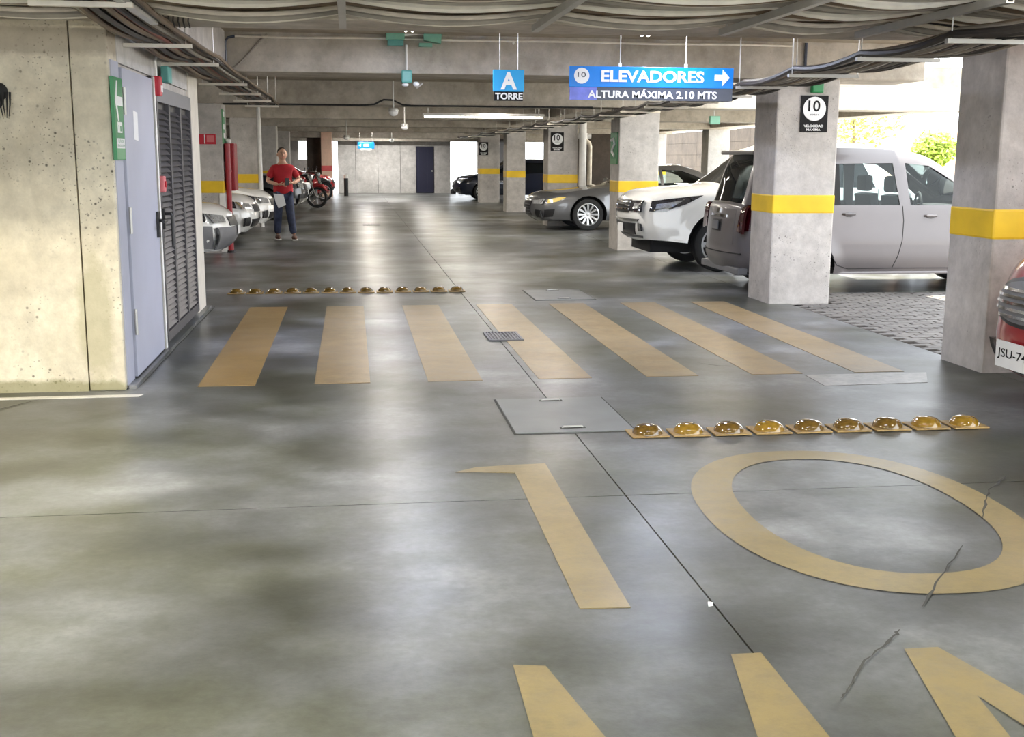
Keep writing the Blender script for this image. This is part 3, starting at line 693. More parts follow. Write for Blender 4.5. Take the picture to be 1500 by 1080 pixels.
wb(MB().ball((-1.97, 19.7, 1.79), .05), 'alarm_bell', 'white_plastic', s, True)
s = empty('standpipe', (-1.97, 19.5, 0)); tag(s, 'dark red standpipe running from floor up to fire cabinet', 'pipe')
wb(MB().cyl((-1.965, 19.48, 0.0), (-1.965, 19.48, 1.75), .045, n=12), 'riser', 'fire_red', s, True)
wb(MB().cyl((-1.965, 19.48, 0.0), (-1.965, 19.48, .04), .075, n=12), 'floor_flange', 'black_metal', s)
for z in (.5, 1.3): wb(MB().cyl((-1.965, 19.48, z), (-1.965, 19.48, z+.04), .055, n=12), 'collar', 'fire_red', s)
s = empty('corner_guard', (-2.05, 19.42, 0)); tag(s, 'white and pink corner guard on the left column foot', 'guard')
wb(MB().box(-2.11, -2.02, 19.375, 19.45, 0.02, .96, bv=.008), 'upright', 'white_plastic', s)
wb(MB().box(-2.22, -2.11, 19.38, 19.40, .05, .62), 'pink_panel', 'fire_pink', s)
s = MB().cyl((-1.99, 26.62, 0), (-1.99, 26.62, ZS), .05, n=10).build('downpipe', 'white_plastic', None, True); tag(s, 'cream vertical downpipe on the corner of the left banded column', 'pipe')
s = empty('downpipe', (5.255, 26.50, 0)); tag(s, 'thick white downpipe beside the column at sedan nose', 'pipe')
wb(MB().cyl((5.255, 26.50, 0), (5.255, 26.50, ZS), .085, n=12), 'riser', 'white_plastic', s, True)
wb(MB().cyl((5.255, 26.50, 1.98), (5.255, 26.50, 2.10), .11, n=12), 'collar', 'white_plastic', s, True)
wb(MB().cyl((5.255, 26.50, 2.04), (5.44, 26.50, 2.04), .06, n=12), 'branch', 'white_plastic', s, True)
s = MB().tube([(6.15, 31, ZS), (6.15, 31, 2.12), (6.17, 31, 2.05), (6.32, 31, 1.93), (6.34, 31, 1.85), (6.34, 31, 0)], .06, 10).build('downpipe', 'cable_beige', None, True); tag(s, 'beige kinked drainpipe in the dark bay behind the sedan', 'pipe')

# green emergency lights
s = empty('emergency_light', (.64, 12.0, 2.66)); tag(s, 'pair of pale green emergency light boxes joined by a tube below the slab', 'lamp')
wb(MB().box(.37, .555, 11.93, 12.05, 2.70, 2.80, bv=.01), 'lamp_box', 'box_green', s)
wb(MB().box(.385, .545, 11.95, 12.05, 2.645, 2.70, bv=.008), 'lamp_base', 'box_teal', s)
wb(MB().prism([(0,0),(.17,-.03),(.18,.09),(.0,.10)], (.745, 11.93, 2.70), X, Z, (0,.12,0)), 'lamp_box', 'box_green', s)
wb(MB().box(.70, .83, 11.96, 12.05, 2.64, 2.675), 'lamp_base', 'box_green', s)
wb(MB().cyl((.555, 11.98, 2.755), (.75, 11.98, 2.775), .018, n=8), 'connecting_tube', 'white_plastic', s)
s = empty('spotlight_box', (.57, 12.0, 2.27)); tag(s, 'teal box with two small spotlights hanging from a conduit on the beam', 'lamp')
wb(MB().cyl((.575, 12.03, 2.40), (.575, 12.03, 2.66), .011, n=8), 'conduit', 'white_plastic', s)
wb(MB().box(.52, .625, 11.95, 12.05, 2.285, 2.41, bv=.015), 'box', 'box_teal', s)
wb(MB().ball((.665, 11.96, 2.275), .032, .032, .026), 'spotlight', 'sign_white', s, True)
wb(MB().ball((.555, 11.95, 2.265), .034, .03, .018), 'spotlight', 'sign_white', s, True)
wb(MB().cyl((.67, 11.97, 2.235), (.73, 11.97, 2.285), .009, n=6), 'bracket', 'rod_steel', s)
s = MB().box(4.825, 4.95, 11.98, 12.05, 2.24, 2.35, bv=.012).build('junction_box', 'sign_green'); tag(s, 'small green box above the speed sign on the near column', 'box')
s = empty('emergency_light', (6.3, 20.0, 2.2)); tag(s, 'pale green hanging box in the bright bay above the white pickup', 'lamp')
wb(MB().box(6.22, 6.40, 20.0, 20.1, 2.14, 2.28, bv=.01), 'box', 'box_green', s)
wb(MB().cyl((6.3, 20.05, 2.28), (6.3, 20.05, ZS), .01, n=6), 'hanger', 'rod_steel', s)
s = empty('junction_box', (-1.40, 10.0, 2.15)); tag(s, 'green junction box above the louvred door', 'box')
wb(MB().box(-1.50, -1.44, 9.9, 10.1, 2.14, 2.27, bv=.01), 'box', 'box_teal', s)
s = empty('alarm_sounder', (-1.47, 9.62, 2.0)); tag(s, 'small red alarm sounder above the steel door edge', 'alarm')
wb(MB().box(-1.492, -1.43, 9.58, 9.70, 2.02, 2.17, bv=.012), 'body', 'sign_red', s)
wb(MB().box(-1.432, -1.425, 9.61, 9.68, 2.05, 2.10), 'lens', 'sign_white', s)
wb(MB().tube([(-1.46, 9.60, 2.17), (-1.46, 9.58, 2.28), (-1.44, 9.62, 2.36), (-1.38, 9.8, 2.42)], .012, 6), 'conduit', 'white_plastic', s)
s = empty('alarm_button', (-1.48, 9.68, 1.38)); tag(s, 'pale red push button box on the louvred door jamb', 'switch')
wb(MB().box(-1.492, -1.44, 9.615, 9.72, 1.27, 1.40, bv=.01), 'body', 'fire_pink', s)
wb(MB().cyl((-1.44, 9.67, 1.335), (-1.43, 9.67, 1.335), .025), 'button', 'sign_red', s)
for q in [o for o in bpy.data.objects if o.name in ('alarm_sounder', 'alarm_button')]: q.location.x -= .03
# torn black plastic by the left edge
s = empty('loose_wires', (-2.2, 7.93, 1.85)); tag(s, 'tangle of black loose wires sticking out of the cream wall', 'wires')
wb(MB().ball((-2.20, 7.94, 1.955), .05, .03, .055).ball((-2.21, 7.93, 1.90), .03, .025, .05), 'wire_bundle', 'black_rubber', s, True)
for k in range(5):
    a = -2.215+.02*k
    wb(MB().tube([(a, 7.92, 1.95), (a+.01*random.uniform(-1,1), 7.90, 1.88), (a+.02*random.uniform(-1,1), 7.90, 1.80-.015*random.random())], [.008, .005, .002], 5), 'wire', 'black_rubber', s)

# ================================================================== CABLE TRAYS
# run across the top of the view, on hung strut channels
CHX = [-3.45, -2.28, -1.12, -.03, 1.13, 2.31, 3.20]
names = ['leftmost', 'second from left', 'third from left', 'fourth from left', 'fifth from left', 'sixth from left', 'rightmost']
for k, x in enumerate(CHX):
    t = empty('strut_channel', (x, 6.4, 2.31)); tag(t, f'{names[k]} steel strut channel carrying the cables across the drive', 'bracket', 'struts under the crossing cables')
    wb(MB().prism([(-.021,0),(.021,0),(.021,.041),(.015,.041),(.015,.006),(-.015,.006),(-.015,.041),(-.021,.041)], (x, 5.5, 2.31), X, Z, (0, 1.75, 0)), 'channel', 'galvanised', t)
    for y in (5.6, 7.16): wb(MB().cyl((x, y, 2.33), (x, y, ZS), .005, n=6), 'hanger_rod', 'rod_steel', t)
def sag_cable(nodes, amp, r, mat, label, grp, ph=0.0, wob=.02, per=8, cat='cable'):
    pts = []
    for i, (a, b) in enumerate(zip(nodes, nodes[1:])):
        a, b = Vector(a), Vector(b); sd = Vector((-(b-a).y, (b-a).x, 0)).normalized()
        w0 = random.uniform(-1, 1)*wob
        for k in range(per):
            t = k/per; s_ = math.sin(math.pi*t)
            p = a.lerp(b, t); p.z -= amp*s_; p += sd*(w0*s_); pts.append(p)
    pts.append(Vector(nodes[-1]))
    o = MB().tube(pts, r, 7).build('cable', mat, None, True); tag(o, label, cat, grp)
    return o
mats = ['cable_beige', 'cable_grey', 'cable_white', 'cable_brown', 'cable_beige', 'cable_grey']
for k in range(17):
    y = 5.62+k*.098; zz = 2.372+random.uniform(0, .02); r = random.choice([.014, .018, .024, .03])
    xs = [-5.9]+CHX+[4.3, 5.6, 7.0]
    nodes = [(x, y+random.uniform(-.03, .03), zz if x < 3.3 else zz-.03) for x in xs]
    mt = mats[k % 6]
    sag_cable(nodes, random.uniform(.01, .06), r, mt, f'{cname[mt]} conduit crossing the drive at the top, {ordn[k]} from the camera', 'conduits crossing at the top')
for k in range(8):
    y = 5.7+k*.19; xs = [-5.9]+CHX+[4.3, 5.6, 7.0]
    nodes = [(x, y+random.uniform(-.04, .04), 2.425+random.uniform(-.01, .02)) for x in xs]
    sag_cable(nodes, random.uniform(.0, .02), .03, mats[(k*2+1) % 6], f'{cname[mats[(k*2+1) % 6]]} conduit of the upper layer crossing the drive, {ordn[k]} from the camera', 'upper conduits crossing at the top')
# left run over the steel doors
LR = [6.27, 8.5, 10.17, 12.9, 14.85, 16.65, 18.4]
for k, y in enumerate(LR):
    t = empty('strut_channel', (-1.32, y, 2.30)); tag(t, f'pale strut bar of the left cable run, {["nearest","second","third","fourth","fifth","sixth","farthest"][k]} along the wall', 'bracket', 'struts of the left cable run')
    wb(MB().box(-1.57, -1.07, y-.02, y+.02, 2.29, 2.315), 'channel', 'cable_white', t)
    for x in (-1.53, -1.11): wb(MB().cyl((x, y, 2.31), (x, y, ZS if y < 7 or y > 8.3 else 2.42), .005, n=6), 'hanger_rod', 'rod_steel', t)
for k in range(15):
    x = -1.47+k*.029
    nodes = [(x+(-.9 if False else 0)+random.uniform(-.01, .01), y, 2.335+random.uniform(0, .035)) for y in [5.2]+LR]
    mt = ['cable_dark', 'cable_brown', 'cable_grey', 'cable_brown', 'cable_red', 'cable_dark', 'cable_brown', 'cable_brown', 'cable_red', 'cable_dark', 'cable_brown', 'cable_grey', 'cable_brown', 'cable_dark', 'cable_brown'][k]
    sag_cable(nodes, random.uniform(.01, .05) if k % 2 else .015, random.choice([.012, .016, .02]), mt,
              f'{cname[mt]} cable above the steel doors, {ordn[k]} from the wall', 'cables of the left run', wob=.015)
# tangle where the runs meet, upper left
for k in range(12):
    x = -1.46+.033*k
    pts = [(-2.9, 6.0+.09*k, 2.40), (-2.2, 6.1+.09*k, 2.37), (-1.75+.02*k, 6.6+.05*k, 2.36+random.uniform(0,.03)), (x, 7.3, 2.37), (x, 8.4, 2.35)]
    P = []
    for a, b in zip(pts, pts[1:]):
        for q in range(4): P.append(tuple(Vector(a).lerp(Vector(b), q/4)+Vector((random.uniform(-.012,.012),)*3)))
    mt = random.choice(['cable_brown', 'cable_dark', 'cable_beige', 'cable_brown'])
    o = MB().tube(P, random.choice([.010, .014, .018]), 6).build('cable', mt, None, True)
    tag(o, f'{cname[mt]} cable bending from the crossing bundle into the left run, {ordn[k]} from the camera', 'cable', 'cables bending into the left run')
s = empty('conduit_end', (-1.38, 6.9, 2.38)); tag(s, 'open end of a conduit pipe with pale plug in the left tangle', 'pipe')
wb(MB().cyl((-1.42, 6.75, 2.385), (-1.36, 7.3, 2.385), .035, n=12), 'pipe', 'black_rubber', s, True)
wb(MB().ball((-1.40, 6.75, 2.385), .016), 'plug', 'white_plastic', s, True)
s = empty('hook_rail', (-1.05, 7.6, 2.40)); tag(s, 'rail of small wire hooks hanging at the left end of nearest beam', 'hooks')
for k in range(6):
    wb(MB().tube([(-1.12+.03*k, 7.6, 2.41), (-1.12+.03*k, 7.58, 2.37), (-1.11+.03*k, 7.58, 2.33)], .005, 5), 'hook', 'cable_dark', s)
# right run along the column tops
RR = [(3.0, 3.29), (4.6, 3.29), (6.22, 3.29), (7.45, 3.32), (9.0, 3.45), (10.6, 3.56), (12.1, 3.66), (13.5, 3.74), (14.95, 3.80), (16.45, 3.83), (18.0, 3.85), (19.6, 3.86), (21.2, 3.86), (22.9, 3.86), (24.6, 3.86), (26.4, 3.86), (28.5, 3.84), (31, 3.82), (34, 3.80), (38, 3.80), (42, 3.80)]
for k, (y, x) in enumerate(RR):
    z = 2.20
    t = empty('strut_channel', (x+.3, y, z-.02)); tag(t, f'{ordn[k]} strut bar from the camera under the right cable run', 'bracket', 'struts of the right cable run')
    wb(MB().box(x-.03, x+.545, y-.018, y+.018, z-.012, z+.012), 'channel', 'galvanised' if k < 7 else 'cable_white', t)
    for q in (x+.0, x+.54): wb(MB().cyl((q, y, z), (q, y, ZS), .0045, n=6), 'hanger_rod', 'rod_steel', t)
for k in range(18):
    o_ = .01+k*.029
    nodes = [(x+o_+random.uniform(-.008, .008), y, 2.228+random.uniform(0, .03)) for y, x in RR]
    am = random.uniform(.015, .05)
    mt = random.choice(['cable_dark', 'cable_dark', 'cable_brown', 'black_rubber', 'cable_grey'])
    sag_cable(nodes, am, random.choice([.014, .018, .022]), mt,
              f'{cname[mt]} cable along the right column tops, {ordn[k]} from the drive', 'cables of the right run', wob=.012, per=6)
# link from the crossing bundle down to the right run
for k in range(9):
    y = 6.05+.12*k
    pts = [(3.2, y, 2.40), (3.6, y+.02, 2.37), (4.2, y+.05, 2.30), (5.0, y+.1, 2.27), (6.2, y+.15, 2.25), (7.5, y+.2, 2.25)]
    P = []
    for a, b in zip(pts, pts[1:]):
        for q in range(4): P.append(tuple(Vector(a).lerp(Vector(b), q/4)))
    mt = random.choice(['cable_dark', 'cable_brown', 'cable_beige', 'cable_grey'])
    o = MB().tube(P, random.choice([.016, .02, .026]), 7).build('cable', mt, None, True)
    tag(o, f'{cname[mt]} cable dropping from the crossing bundle toward the right, {ordn[k]} from the camera', 'cable', 'cables dropping toward the right')
# wires on the beams
P = []
for k in range(41):
    x = -2.0+k*.15; b = .11*math.exp(-((x-.62)/.16)**2)
    P.append((x, 19.385, 2.375+b))
o = MB().tube(P, .014, 6).build('cable', 'black_rubber', None, True); tag(o, 'black cable along the lower edge of the third beam, looping over a lamp', 'cable')
o = MB().tube([(-.79, 12.035, 2.74), (-.86, 12.035, 2.68), (-1.02, 12.035, 2.50), (-1.11, 12.035, 2.42), (-1.19, 12.035, 2.40)], .010, 6).build('cable', 'cable_grey', None, True); tag(o, 'thin grey conduit slanting down the second beam at left', 'cable')
o = MB().tube([(-1.195, 12.035, 2.39), (-1.195, 12.035, 2.66), (-1.17, 12.035, 2.70), (-1.10, 12.035, 2.715), (-.85, 12.035, 2.72)], .012, 6).build('cable', 'sign_dark', None, True); tag(o, 'dark blue conduit with a rounded bend at the left end of second beam', 'cable')
o = MB().tube([(-1.1+k*.3, 12.03, 2.715-.004*math.sin(k)) for k in range(20)], .012, 6).build('cable', 'cable_white', None, True); tag(o, 'pale straight conduit along the top of the second beam', 'cable')
o = MB().tube([(4.75, 12.03, 2.36), (4.75, 12.03, 2.75)], .016, 6).build('conduit', 'sign_dark', None, True); tag(o, 'short dark vertical conduit above the near speed sign', 'pipe')
s = MB().ball((1.655, 12.03, 2.70), .012, .012, .022).build('wall_plug', 'white_plastic', None, True); tag(s, 'tiny white plug on the beam above the TORRE sign', 'plug')

# ================================================================== FLOOR FITTINGS
def stud(x, y, r, h, mat, label, group):
    t = empty('road_stud', (x, y, 0.003)); tag(t, label, 'road stud', group)
    MB().box(-r*1.22, r*1.22, -r*1.1, r*1.1, 0, .010, bv=.004).build('base_plate', 'dome_base', t)
    MB().lathe([(r, .008), (r*.97, h*.35), (r*.86, h*.62), (r*.66, h*.85), (r*.36, h*.97), (.0005, h)], n=20).build('dome', mat, t, 60)
    return t
for i in range(9):
    stud(1.65+i*.2415, 6.30, .088, .062, 'dome_yellow' if i in (1, 3, 7, 8) else 'dome_brown', f'amber dome road stud, {ordn[i]} from the floor hatch in the near row', 'near row of road studs')
for i in range(13):
    stud(-1.33+i*.2115, 13.58, .078, .058, 'dome_brown', f'brown dome road stud, {ordn[i]} from the left in the far row', 'far row of road studs')
def hatch(x0, x1, y0, y1, label):
    t = empty('floor_hatch', ((x0+x1)/2, (y0+y1)/2, 0)); tag(t, label, 'hatch', 'concrete floor hatches')
    wb(MB().box(x0-.012, x1+.012, y0-.012, y1+.012, 0, .0025), 'frame', 'crack_dark', t)
    wb(MB().box(x0, x1, y0+.004, y1-.004, 0, .008, bv=.002), 'cover', 'cover_concrete', t)
    for y in (y0+.10, y1-.09):
        cx = (x0+x1)/2
        wb(MB().box(cx-.075, cx+.075, y-.017, y+.017, .008, .0095), 'handle_recess', 'crack_dark', t)
        wb(MB().tube([(cx-.06, y, .008), (cx-.055, y, .016), (cx+.055, y, .016), (cx+.06, y, .008)], .006, 6), 'handle', 'galvanised', t)
hatch(.905, 1.60, 6.39, 7.35, 'square concrete floor hatch with two handles beside the near road studs')
hatch(2.0, 2.67, 12.6, 13.58, 'concrete floor hatch beyond the zebra stripes')
t = empty('drain_grate', (1.30, 10.03, 0)); tag(t, 'dark iron drain grate across a zebra stripe', 'drain')
wb(MB().box(1.16, 1.44, 9.80, 10.26, .003, .0045), 'pit', 'black_metal', t)
for a in ((1.15, 1.17, 9.79, 10.27), (1.43, 1.45, 9.79, 10.27), (1.17, 1.43, 9.79, 9.81), (1.17, 1.43, 10.25, 10.27)):
    wb(MB().box(*a, .003, .012), 'frame_bar', 'trim_grey', t)
for k in range(9): wb(MB().box(1.17+.029*k+.008, 1.17+.029*k+.02, 9.81, 10.25, .003, .010), 'grate_bar', 'trim_grey', t)
t = empty('drain_grate', (.45, 27.2, 0)); tag(t, 'small drain grate far along the drive', 'drain')
wb(MB().box(.25, .65, 27.0, 27.4, .003, .006), 'pit', 'black_metal', t)
for k in range(6): wb(MB().box(.27+.064*k, .30+.064*k, 27.0, 27.4, .003, .012), 'grate_bar', 'trim_grey', t)
t = empty('bollard', (-.20, 47.3, 0)); tag(t, 'black bollard with pale top standing before the end wall', 'bollard')
wb(MB().cyl((-.2, 47.3, 0), (-.2, 47.3, .70), .085, n=14), 'post', 'black_metal', t, True)
wb(MB().lathe([(.087, .70), (.087, .80), (.07, .84), (.0005, .86)], (-.2, 47.3, 0), n=14), 'cap', 'white_plastic', t, True)
for k in range(4):
    z = (4.35+k*.35)
    o = MB().lathe([(.12, 0), (.12, .12), (.08, .2), (.0005, .22)], (z, 50.4, 0), n=10).build('road_stud', 'black_rubber', None, True); tag(o, f'dark stud by the bright far opening, {ordn[k]} from the navy door', 'road stud', 'studs at the far opening')
for (x, y, nm) in ((1.22, 3.75, 'white scrap of litter by the long floor joint'), (-2.1, 5.1, 'white scrap of litter at the far left of the floor')):
    o = MB().prism([(0,0),(.018,.004),(.022,.02),(.006,.026)], (x, y, .001), X, Y_, (0,0,.008)).build('litter', 'paper'); tag(o, nm, 'litter')
# ================================================================== CARS
def catmull(ctrl, k=5):
    """(x, z, crown, tag) controls -> sampled points, crowns, tag per segment"""
    P = [np.array(c[:3], float) for c in ctrl]; tg = [c[3] if len(c) > 3 else 'b' for c in ctrl]
    out = []; tags = []
    for i in range(len(P)-1):
        p0 = P[max(i-1, 0)]; p1 = P[i]; p2 = P[i+1]; p3 = P[min(i+2, len(P)-1)]
        # damp the tangents where segment lengths differ a lot
        L = np.linalg.norm((p2-p1)[:2]); m1 = (p2-p0)/max(1e-6, np.linalg.norm((p2-p0)[:2]))*L*.9 if i > 0 else (p2-p1)
        m2 = (p3-p1)/max(1e-6, np.linalg.norm((p3-p1)[:2]))*L*.9 if i < len(P)-2 else (p2-p1)
        for j in range(k):
            t = j/k; h = (2*t**3-3*t**2+1, t**3-2*t**2+t, -2*t**3+3*t**2, t**3-t**2)
            out.append(h[0]*p1+h[1]*m1+h[2]*p2+h[3]*m2); tags.append(tg[i])
    out.append(P[-1])
    return np.array(out), tags
class Car:
    def __init__(s, name, label, loc, rz, sil, W, wheels, r, zb, belt, roof, wins, paint, glass='glass_black', grid=.075, group=None, taper=.16, th=.17, cat='car', spokes=10, rimmat='alloy', arch=None, inner=True):
        s.root = tag(empty(name, loc, rz), label, cat, group)
        s.W, s.belt, s.roof, s.th, s.taper = W, belt, roof, th, taper
        A, s.tags = catmull(sil); s.S = A[:, :2]; s.cr = A[:, 2]; s.r = r; s.zb = zb; s.wheels = wheels
        s.L2 = max(abs(s.S[:, 0].max()), abs(s.S[:, 0].min())); s.grid = grid
        s.ra = arch or r*1.17
        d = np.gradient(s.S, axis=0); d /= np.linalg.norm(d, axis=1)[:, None]; s.nrm = np.stack([d[:, 1], -d[:, 0]], 1)
        # outline
        bottom = []
        for xw in sorted(wheels):
            dx = math.sqrt(max(.001, s.ra**2-(r-zb)**2)); a0 = math.atan2(zb-r, -dx); a1 = math.atan2(zb-r, dx)
            a0 = a0 if a0 > 0 else a0+2*math.pi
            for k in range(13):
                a = a0+(a1-a0)*k/12; bottom.append((xw+s.ra*math.cos(a), r+s.ra*math.sin(a)))
        outline = [tuple(p) for p in s.S]+bottom
        V, T = cdt_fill(outline, wins, grid)
        mb = MB()
        w = s.yw(V)
        for sg in (1, -1):
            mb.add([(V[i, 0], sg*w[i], V[i, 1]) for i in range(len(V))], [t if sg < 0 else t[::-1] for t in T])
        # strip over the top
        ts = [-1, -.94, -.87, -.6, -.3, 0, .3, .6, .87, .94, 1]
        wS = s.yw(s.S); gl = MB(); n = len(ts)
        grd = [[(s.S[i, 0]+s.nrm[i, 0]*s.cr[i]*(1-abs(t)**2.6), t*wS[i], s.S[i, 1]+s.nrm[i, 1]*s.cr[i]*(1-abs(t)**2.6)) for t in ts] for i in range(len(s.S))]
        vb = [p for row in grd for p in row]; fb = []; groups = {}
        for i in range(len(s.S)-1):
            for j in range(n-1):
                q = (i*n+j, i*n+j+1, (i+1)*n+j+1, (i+1)*n+j)
                if s.tags[i] != 'b' and abs(ts[j]+ts[j+1])/2 < .87: groups.setdefault(s.tags[i], []).append(q)
                else: fb.append(q)
        mb.add(vb, fb)
        s.body = mb.build('body', paint, s.root, 32)
        for tg_, fs in groups.items():
            g = MB(); g.add(vb, fs); g.build('windshield' if tg_ == 'g' else 'rear_window', glass if tg_ == 'g' else (glass if glass == 'glass_clear_' else 'glass_dark' if glass == 'glass_clear' else glass), s.root, True)
        for wv in wins:
            for sg in (1, -1): s.side(wv, -.012, 'window', glass, sg, thick=.004)
        # underbody and wheel houses
        x0, x1 = s.S[:, 0].min()+.18, s.S[:, 0].max()-.22
        MB().box(x0, x1, -W+.30, W-.30, zb-.02, r*2+.03).build('underbody', 'black_rubber', s.root)
        if inner: MB().box(-s.L2*.62, s.L2*.36, -W+.13, W-.13, r*2+.03, belt-.10).build('cabin_trim', 'seat_fabric', s.root)
        wh = s.wheel_mesh(spokes, rimmat)
        for xw in wheels:
            for sg in (1, -1):
                o = bpy.data.objects.new('wheel', wh[0]); COL.objects.link(o); o.parent = s.root; o.location = (xw, sg*(W-.125), r)
                if sg < 0: o.rotation_euler = (0, 0, math.pi)
                q = bpy.data.objects.new('rim', wh[1]); COL.objects.link(q); q.parent = o
                h = bpy.data.objects.new('brake_disc', wh[2]); COL.objects.link(h); h.parent = o
    def yw(s, P):
        P = np.asarray(P, float); x, z = P[:, 0], P[:, 1]
        y = np.full(len(P), s.W)
        e = np.clip((np.abs(x)-s.L2*.60)/(s.L2*.40), 0, 1); y = y-s.taper*e**2
        t = np.clip((z-s.belt)/(s.roof-s.belt), 0, 1.1); y = y-s.th*t**1.15
        y = y-.10*np.clip((.42-z)/.32, 0, 1)**1.6
        y = y-.025*np.clip((z-.62)/max(.05, s.belt-.62), 0, 1)
        # rounded shoulder along the silhouette
        A = s.S[:-1]; B = s.S[1:]; AB = B-A; L = (AB**2).sum(1)+1e-9
        d = np.full(len(P), 9.0)
        for i in range(len(A)):
            q = np.clip(((P-A[i])*AB[i]).sum(1)/L[i], 0, 1); dd = np.linalg.norm(P-A[i]-q[:, None]*AB[i], axis=1); d = np.minimum(d, dd)
        y = y-.085*np.clip(1-d/.17, 0, 1)**2
        for xw in s.wheels:
            q = np.hypot(x-xw, z-s.r); y = y+.022*np.exp(-((q-s.ra)/.06)**2)
        return y
    def map_side(s, V, off, sg): w = s.yw(V); return [(V[i][0], sg*(w[i]+off), V[i][1]) for i in range(len(V))]
    def end_x(s, y, z, front=True):
        if not hasattr(s, 'wS'): s.wS = s.yw(s.S)
        f = 1-np.minimum(1, abs(y)/s.wS)**2.6
        Q = s.S+s.nrm*(s.cr*f)[:, None]; n = len(Q); rng = range(0, n-1) if front else range(n-2, -1, -1)
        for i in rng:
            a, b = Q[i], Q[i+1]
            if min(a[1], b[1]) <= z <= max(a[1], b[1]):
                t = (z-a[1])/(b[1]-a[1]+1e-9); return a[0]+t*(b[0]-a[0])
        return Q[0][0] if front else Q[-1][0]
    @staticmethod
    def dense(poly, step=.05):
        out = []
        for a, b in zip(poly, list(poly[1:])+[poly[0]]):
            k = max(1, int(math.hypot(b[0]-a[0], b[1]-a[1])/step))
            out += [(a[0]+(b[0]-a[0])*i/k, a[1]+(b[1]-a[1])*i/k) for i in range(k)]
        return out
    def side(s, poly, off, name, mat, sg, parent=None, thick=.02, grid=None):
        V, T = cdt_fill(s.dense([tuple(p) for p in poly]) if name != 'window' else [tuple(p) for p in poly], (), grid or s.grid)
        return s._panel(s.map_side(V, off, sg), s.map_side(V, off-thick, sg), T, len(poly), name, mat, parent)
    def end(s, poly, off, name, mat, front=True, parent=None, thick=.03, grid=.06):
        V, T = cdt_fill(s.dense([tuple(p) for p in poly], .04), (), grid); sg = 1 if front else -1
        A = [(s.end_x(y, z, front)+sg*off, y, z) for y, z in V]; B = [(x-sg*thick, y, z) for x, y, z in A]
        return s._panel(A, B, T, len(poly), name, mat, parent)
    def _panel(s, A, B, T, nb, name, mat, parent):
        mb = MB(); k = len(A); mb.add(A+B, list(T)+[(a+k, c+k, b+k) for a, b, c in T])
        ed = {}
        for t in T:
            for a, b in ((t[0], t[1]), (t[1], t[2]), (t[2], t[0])):
                ed[(min(a, b), max(a, b))] = ed.get((min(a, b), max(a, b)), 0)+1
        mb.f += [(a, b, b+k, a+k) for (a, b), c in ed.items() if c == 1]
        return mb.build(name, mat, parent or s.root, 40)
    def seam(s, pts, sg, r=.005, name='door_seam', mat='black_rubber', off=.0):
        P = []
        for a, b in zip(pts, pts[1:]):
            for k in range(4): P.append((a[0]+(b[0]-a[0])*k/4, a[1]+(b[1]-a[1])*k/4))
        P.append(pts[-1]); return MB().tube(s.map_side(np.array(P), off, sg), r, 5).build(name, mat, s.root)
    def handle(s, x, z, sg, mat):
        y = s.yw([(x, z)])[0]
        MB().ball((x, sg*y, z), .06, .012, .028).build('handle_recess', 'trim_grey', s.root, True)
        return MB().tube([(x-.075, sg*y, z+.005), (x-.06, sg*(y+.03), z+.008), (x+.06, sg*(y+.03), z+.008), (x+.075, sg*y, z+.005)], .013, 7).build('door_handle', mat, s.root, True)
    def mirror(s, x, z, mat):
        for sg in (1, -1):
            y = s.yw([(x, z)])[0]
            o = MB().ball((x, sg*(y+.13), z+.05), .07, .11, .075).build('mirror', mat, s.root, True)
            MB().box(x-.03, x+.03, min(sg*y, sg*(y+.07)), max(sg*y, sg*(y+.07)), z-.01, z+.03).build('mirror_arm', 'black_rubber', o)
    def plate(s, z, front, txt=None, w=.32, h=.15, y0=0.0, off=.02, mat='sign_white', lab=None):
        x = s.end_x(y0, z, front)+(off if front else -off); sg = 1 if front else -1
        o = MB().box(x-.006, x+.006, y0-w/2, y0+w/2, z-h/2, z+h/2, bv=.003).build('license_plate', mat, s.root)
        if txt:
            lettering(txt, (x+sg*.0065, y0-sg*w*.44, z-h*.20), (0, sg, 0), (0, 0, 1), w*.88, h*.42, 'sign_black', o, depth=.001, bold=.01)
        return o
    def wheel_mesh(s, spokes, rimmat):
        r = s.r; w = .105; rr = r*.70
        t = MB().lathe([(rr, -w*.9), (r*.86, -w), (r*.96, -w*.88), (r, -w*.6), (r, w*.6), (r*.96, w*.88), (r*.86, w), (rr*1.03, w*.92), (rr, w*.80), (rr, -w*.9)], axis='Y', n=32)
        tire = t.mesh('tire', 'black_rubber', 40)
        q = MB().lathe([(rr*1.0, w*.86), (rr*.93, w*.90), (rr*.90, w*.70), (rr*.88, -w*.5)], axis='Y', n=32)
        q.lathe([(.0005, w*.62), (r*.13, w*.60), (r*.16, w*.42), (r*.16, w*.1)], axis='Y', n=16)
        for k in range(spokes):
            a = 2*math.pi*k/spokes; c, sn = math.cos(a), math.sin(a); hw = rr*.30*3.2/spokes*.5+.008
            vs = []
            for rad, wd, y0, y1 in ((r*.10, hw*.8, w*.25, w*.58), (rr*.93, hw*1.25, w*.45, w*.80)):
                for sw in (-1, 1):
                    for yy in (y0, y1): vs.append((c*rad-sn*wd*sw, yy, sn*rad+c*wd*sw))
            q.add(vs, [(0,1,3,2),(4,6,7,5),(0,4,5,1),(2,3,7,6),(1,5,7,3),(0,2,6,4)])
        rim = q.mesh('rim', rimmat, 35)
        b = MB().lathe([(.0005, w*.05), (rr*.86, w*.05), (rr*.86, -w*.2), (.0005, -w*.2)], axis='Y', n=20).mesh('brake_disc', 'black_metal')
        return tire, rim, b

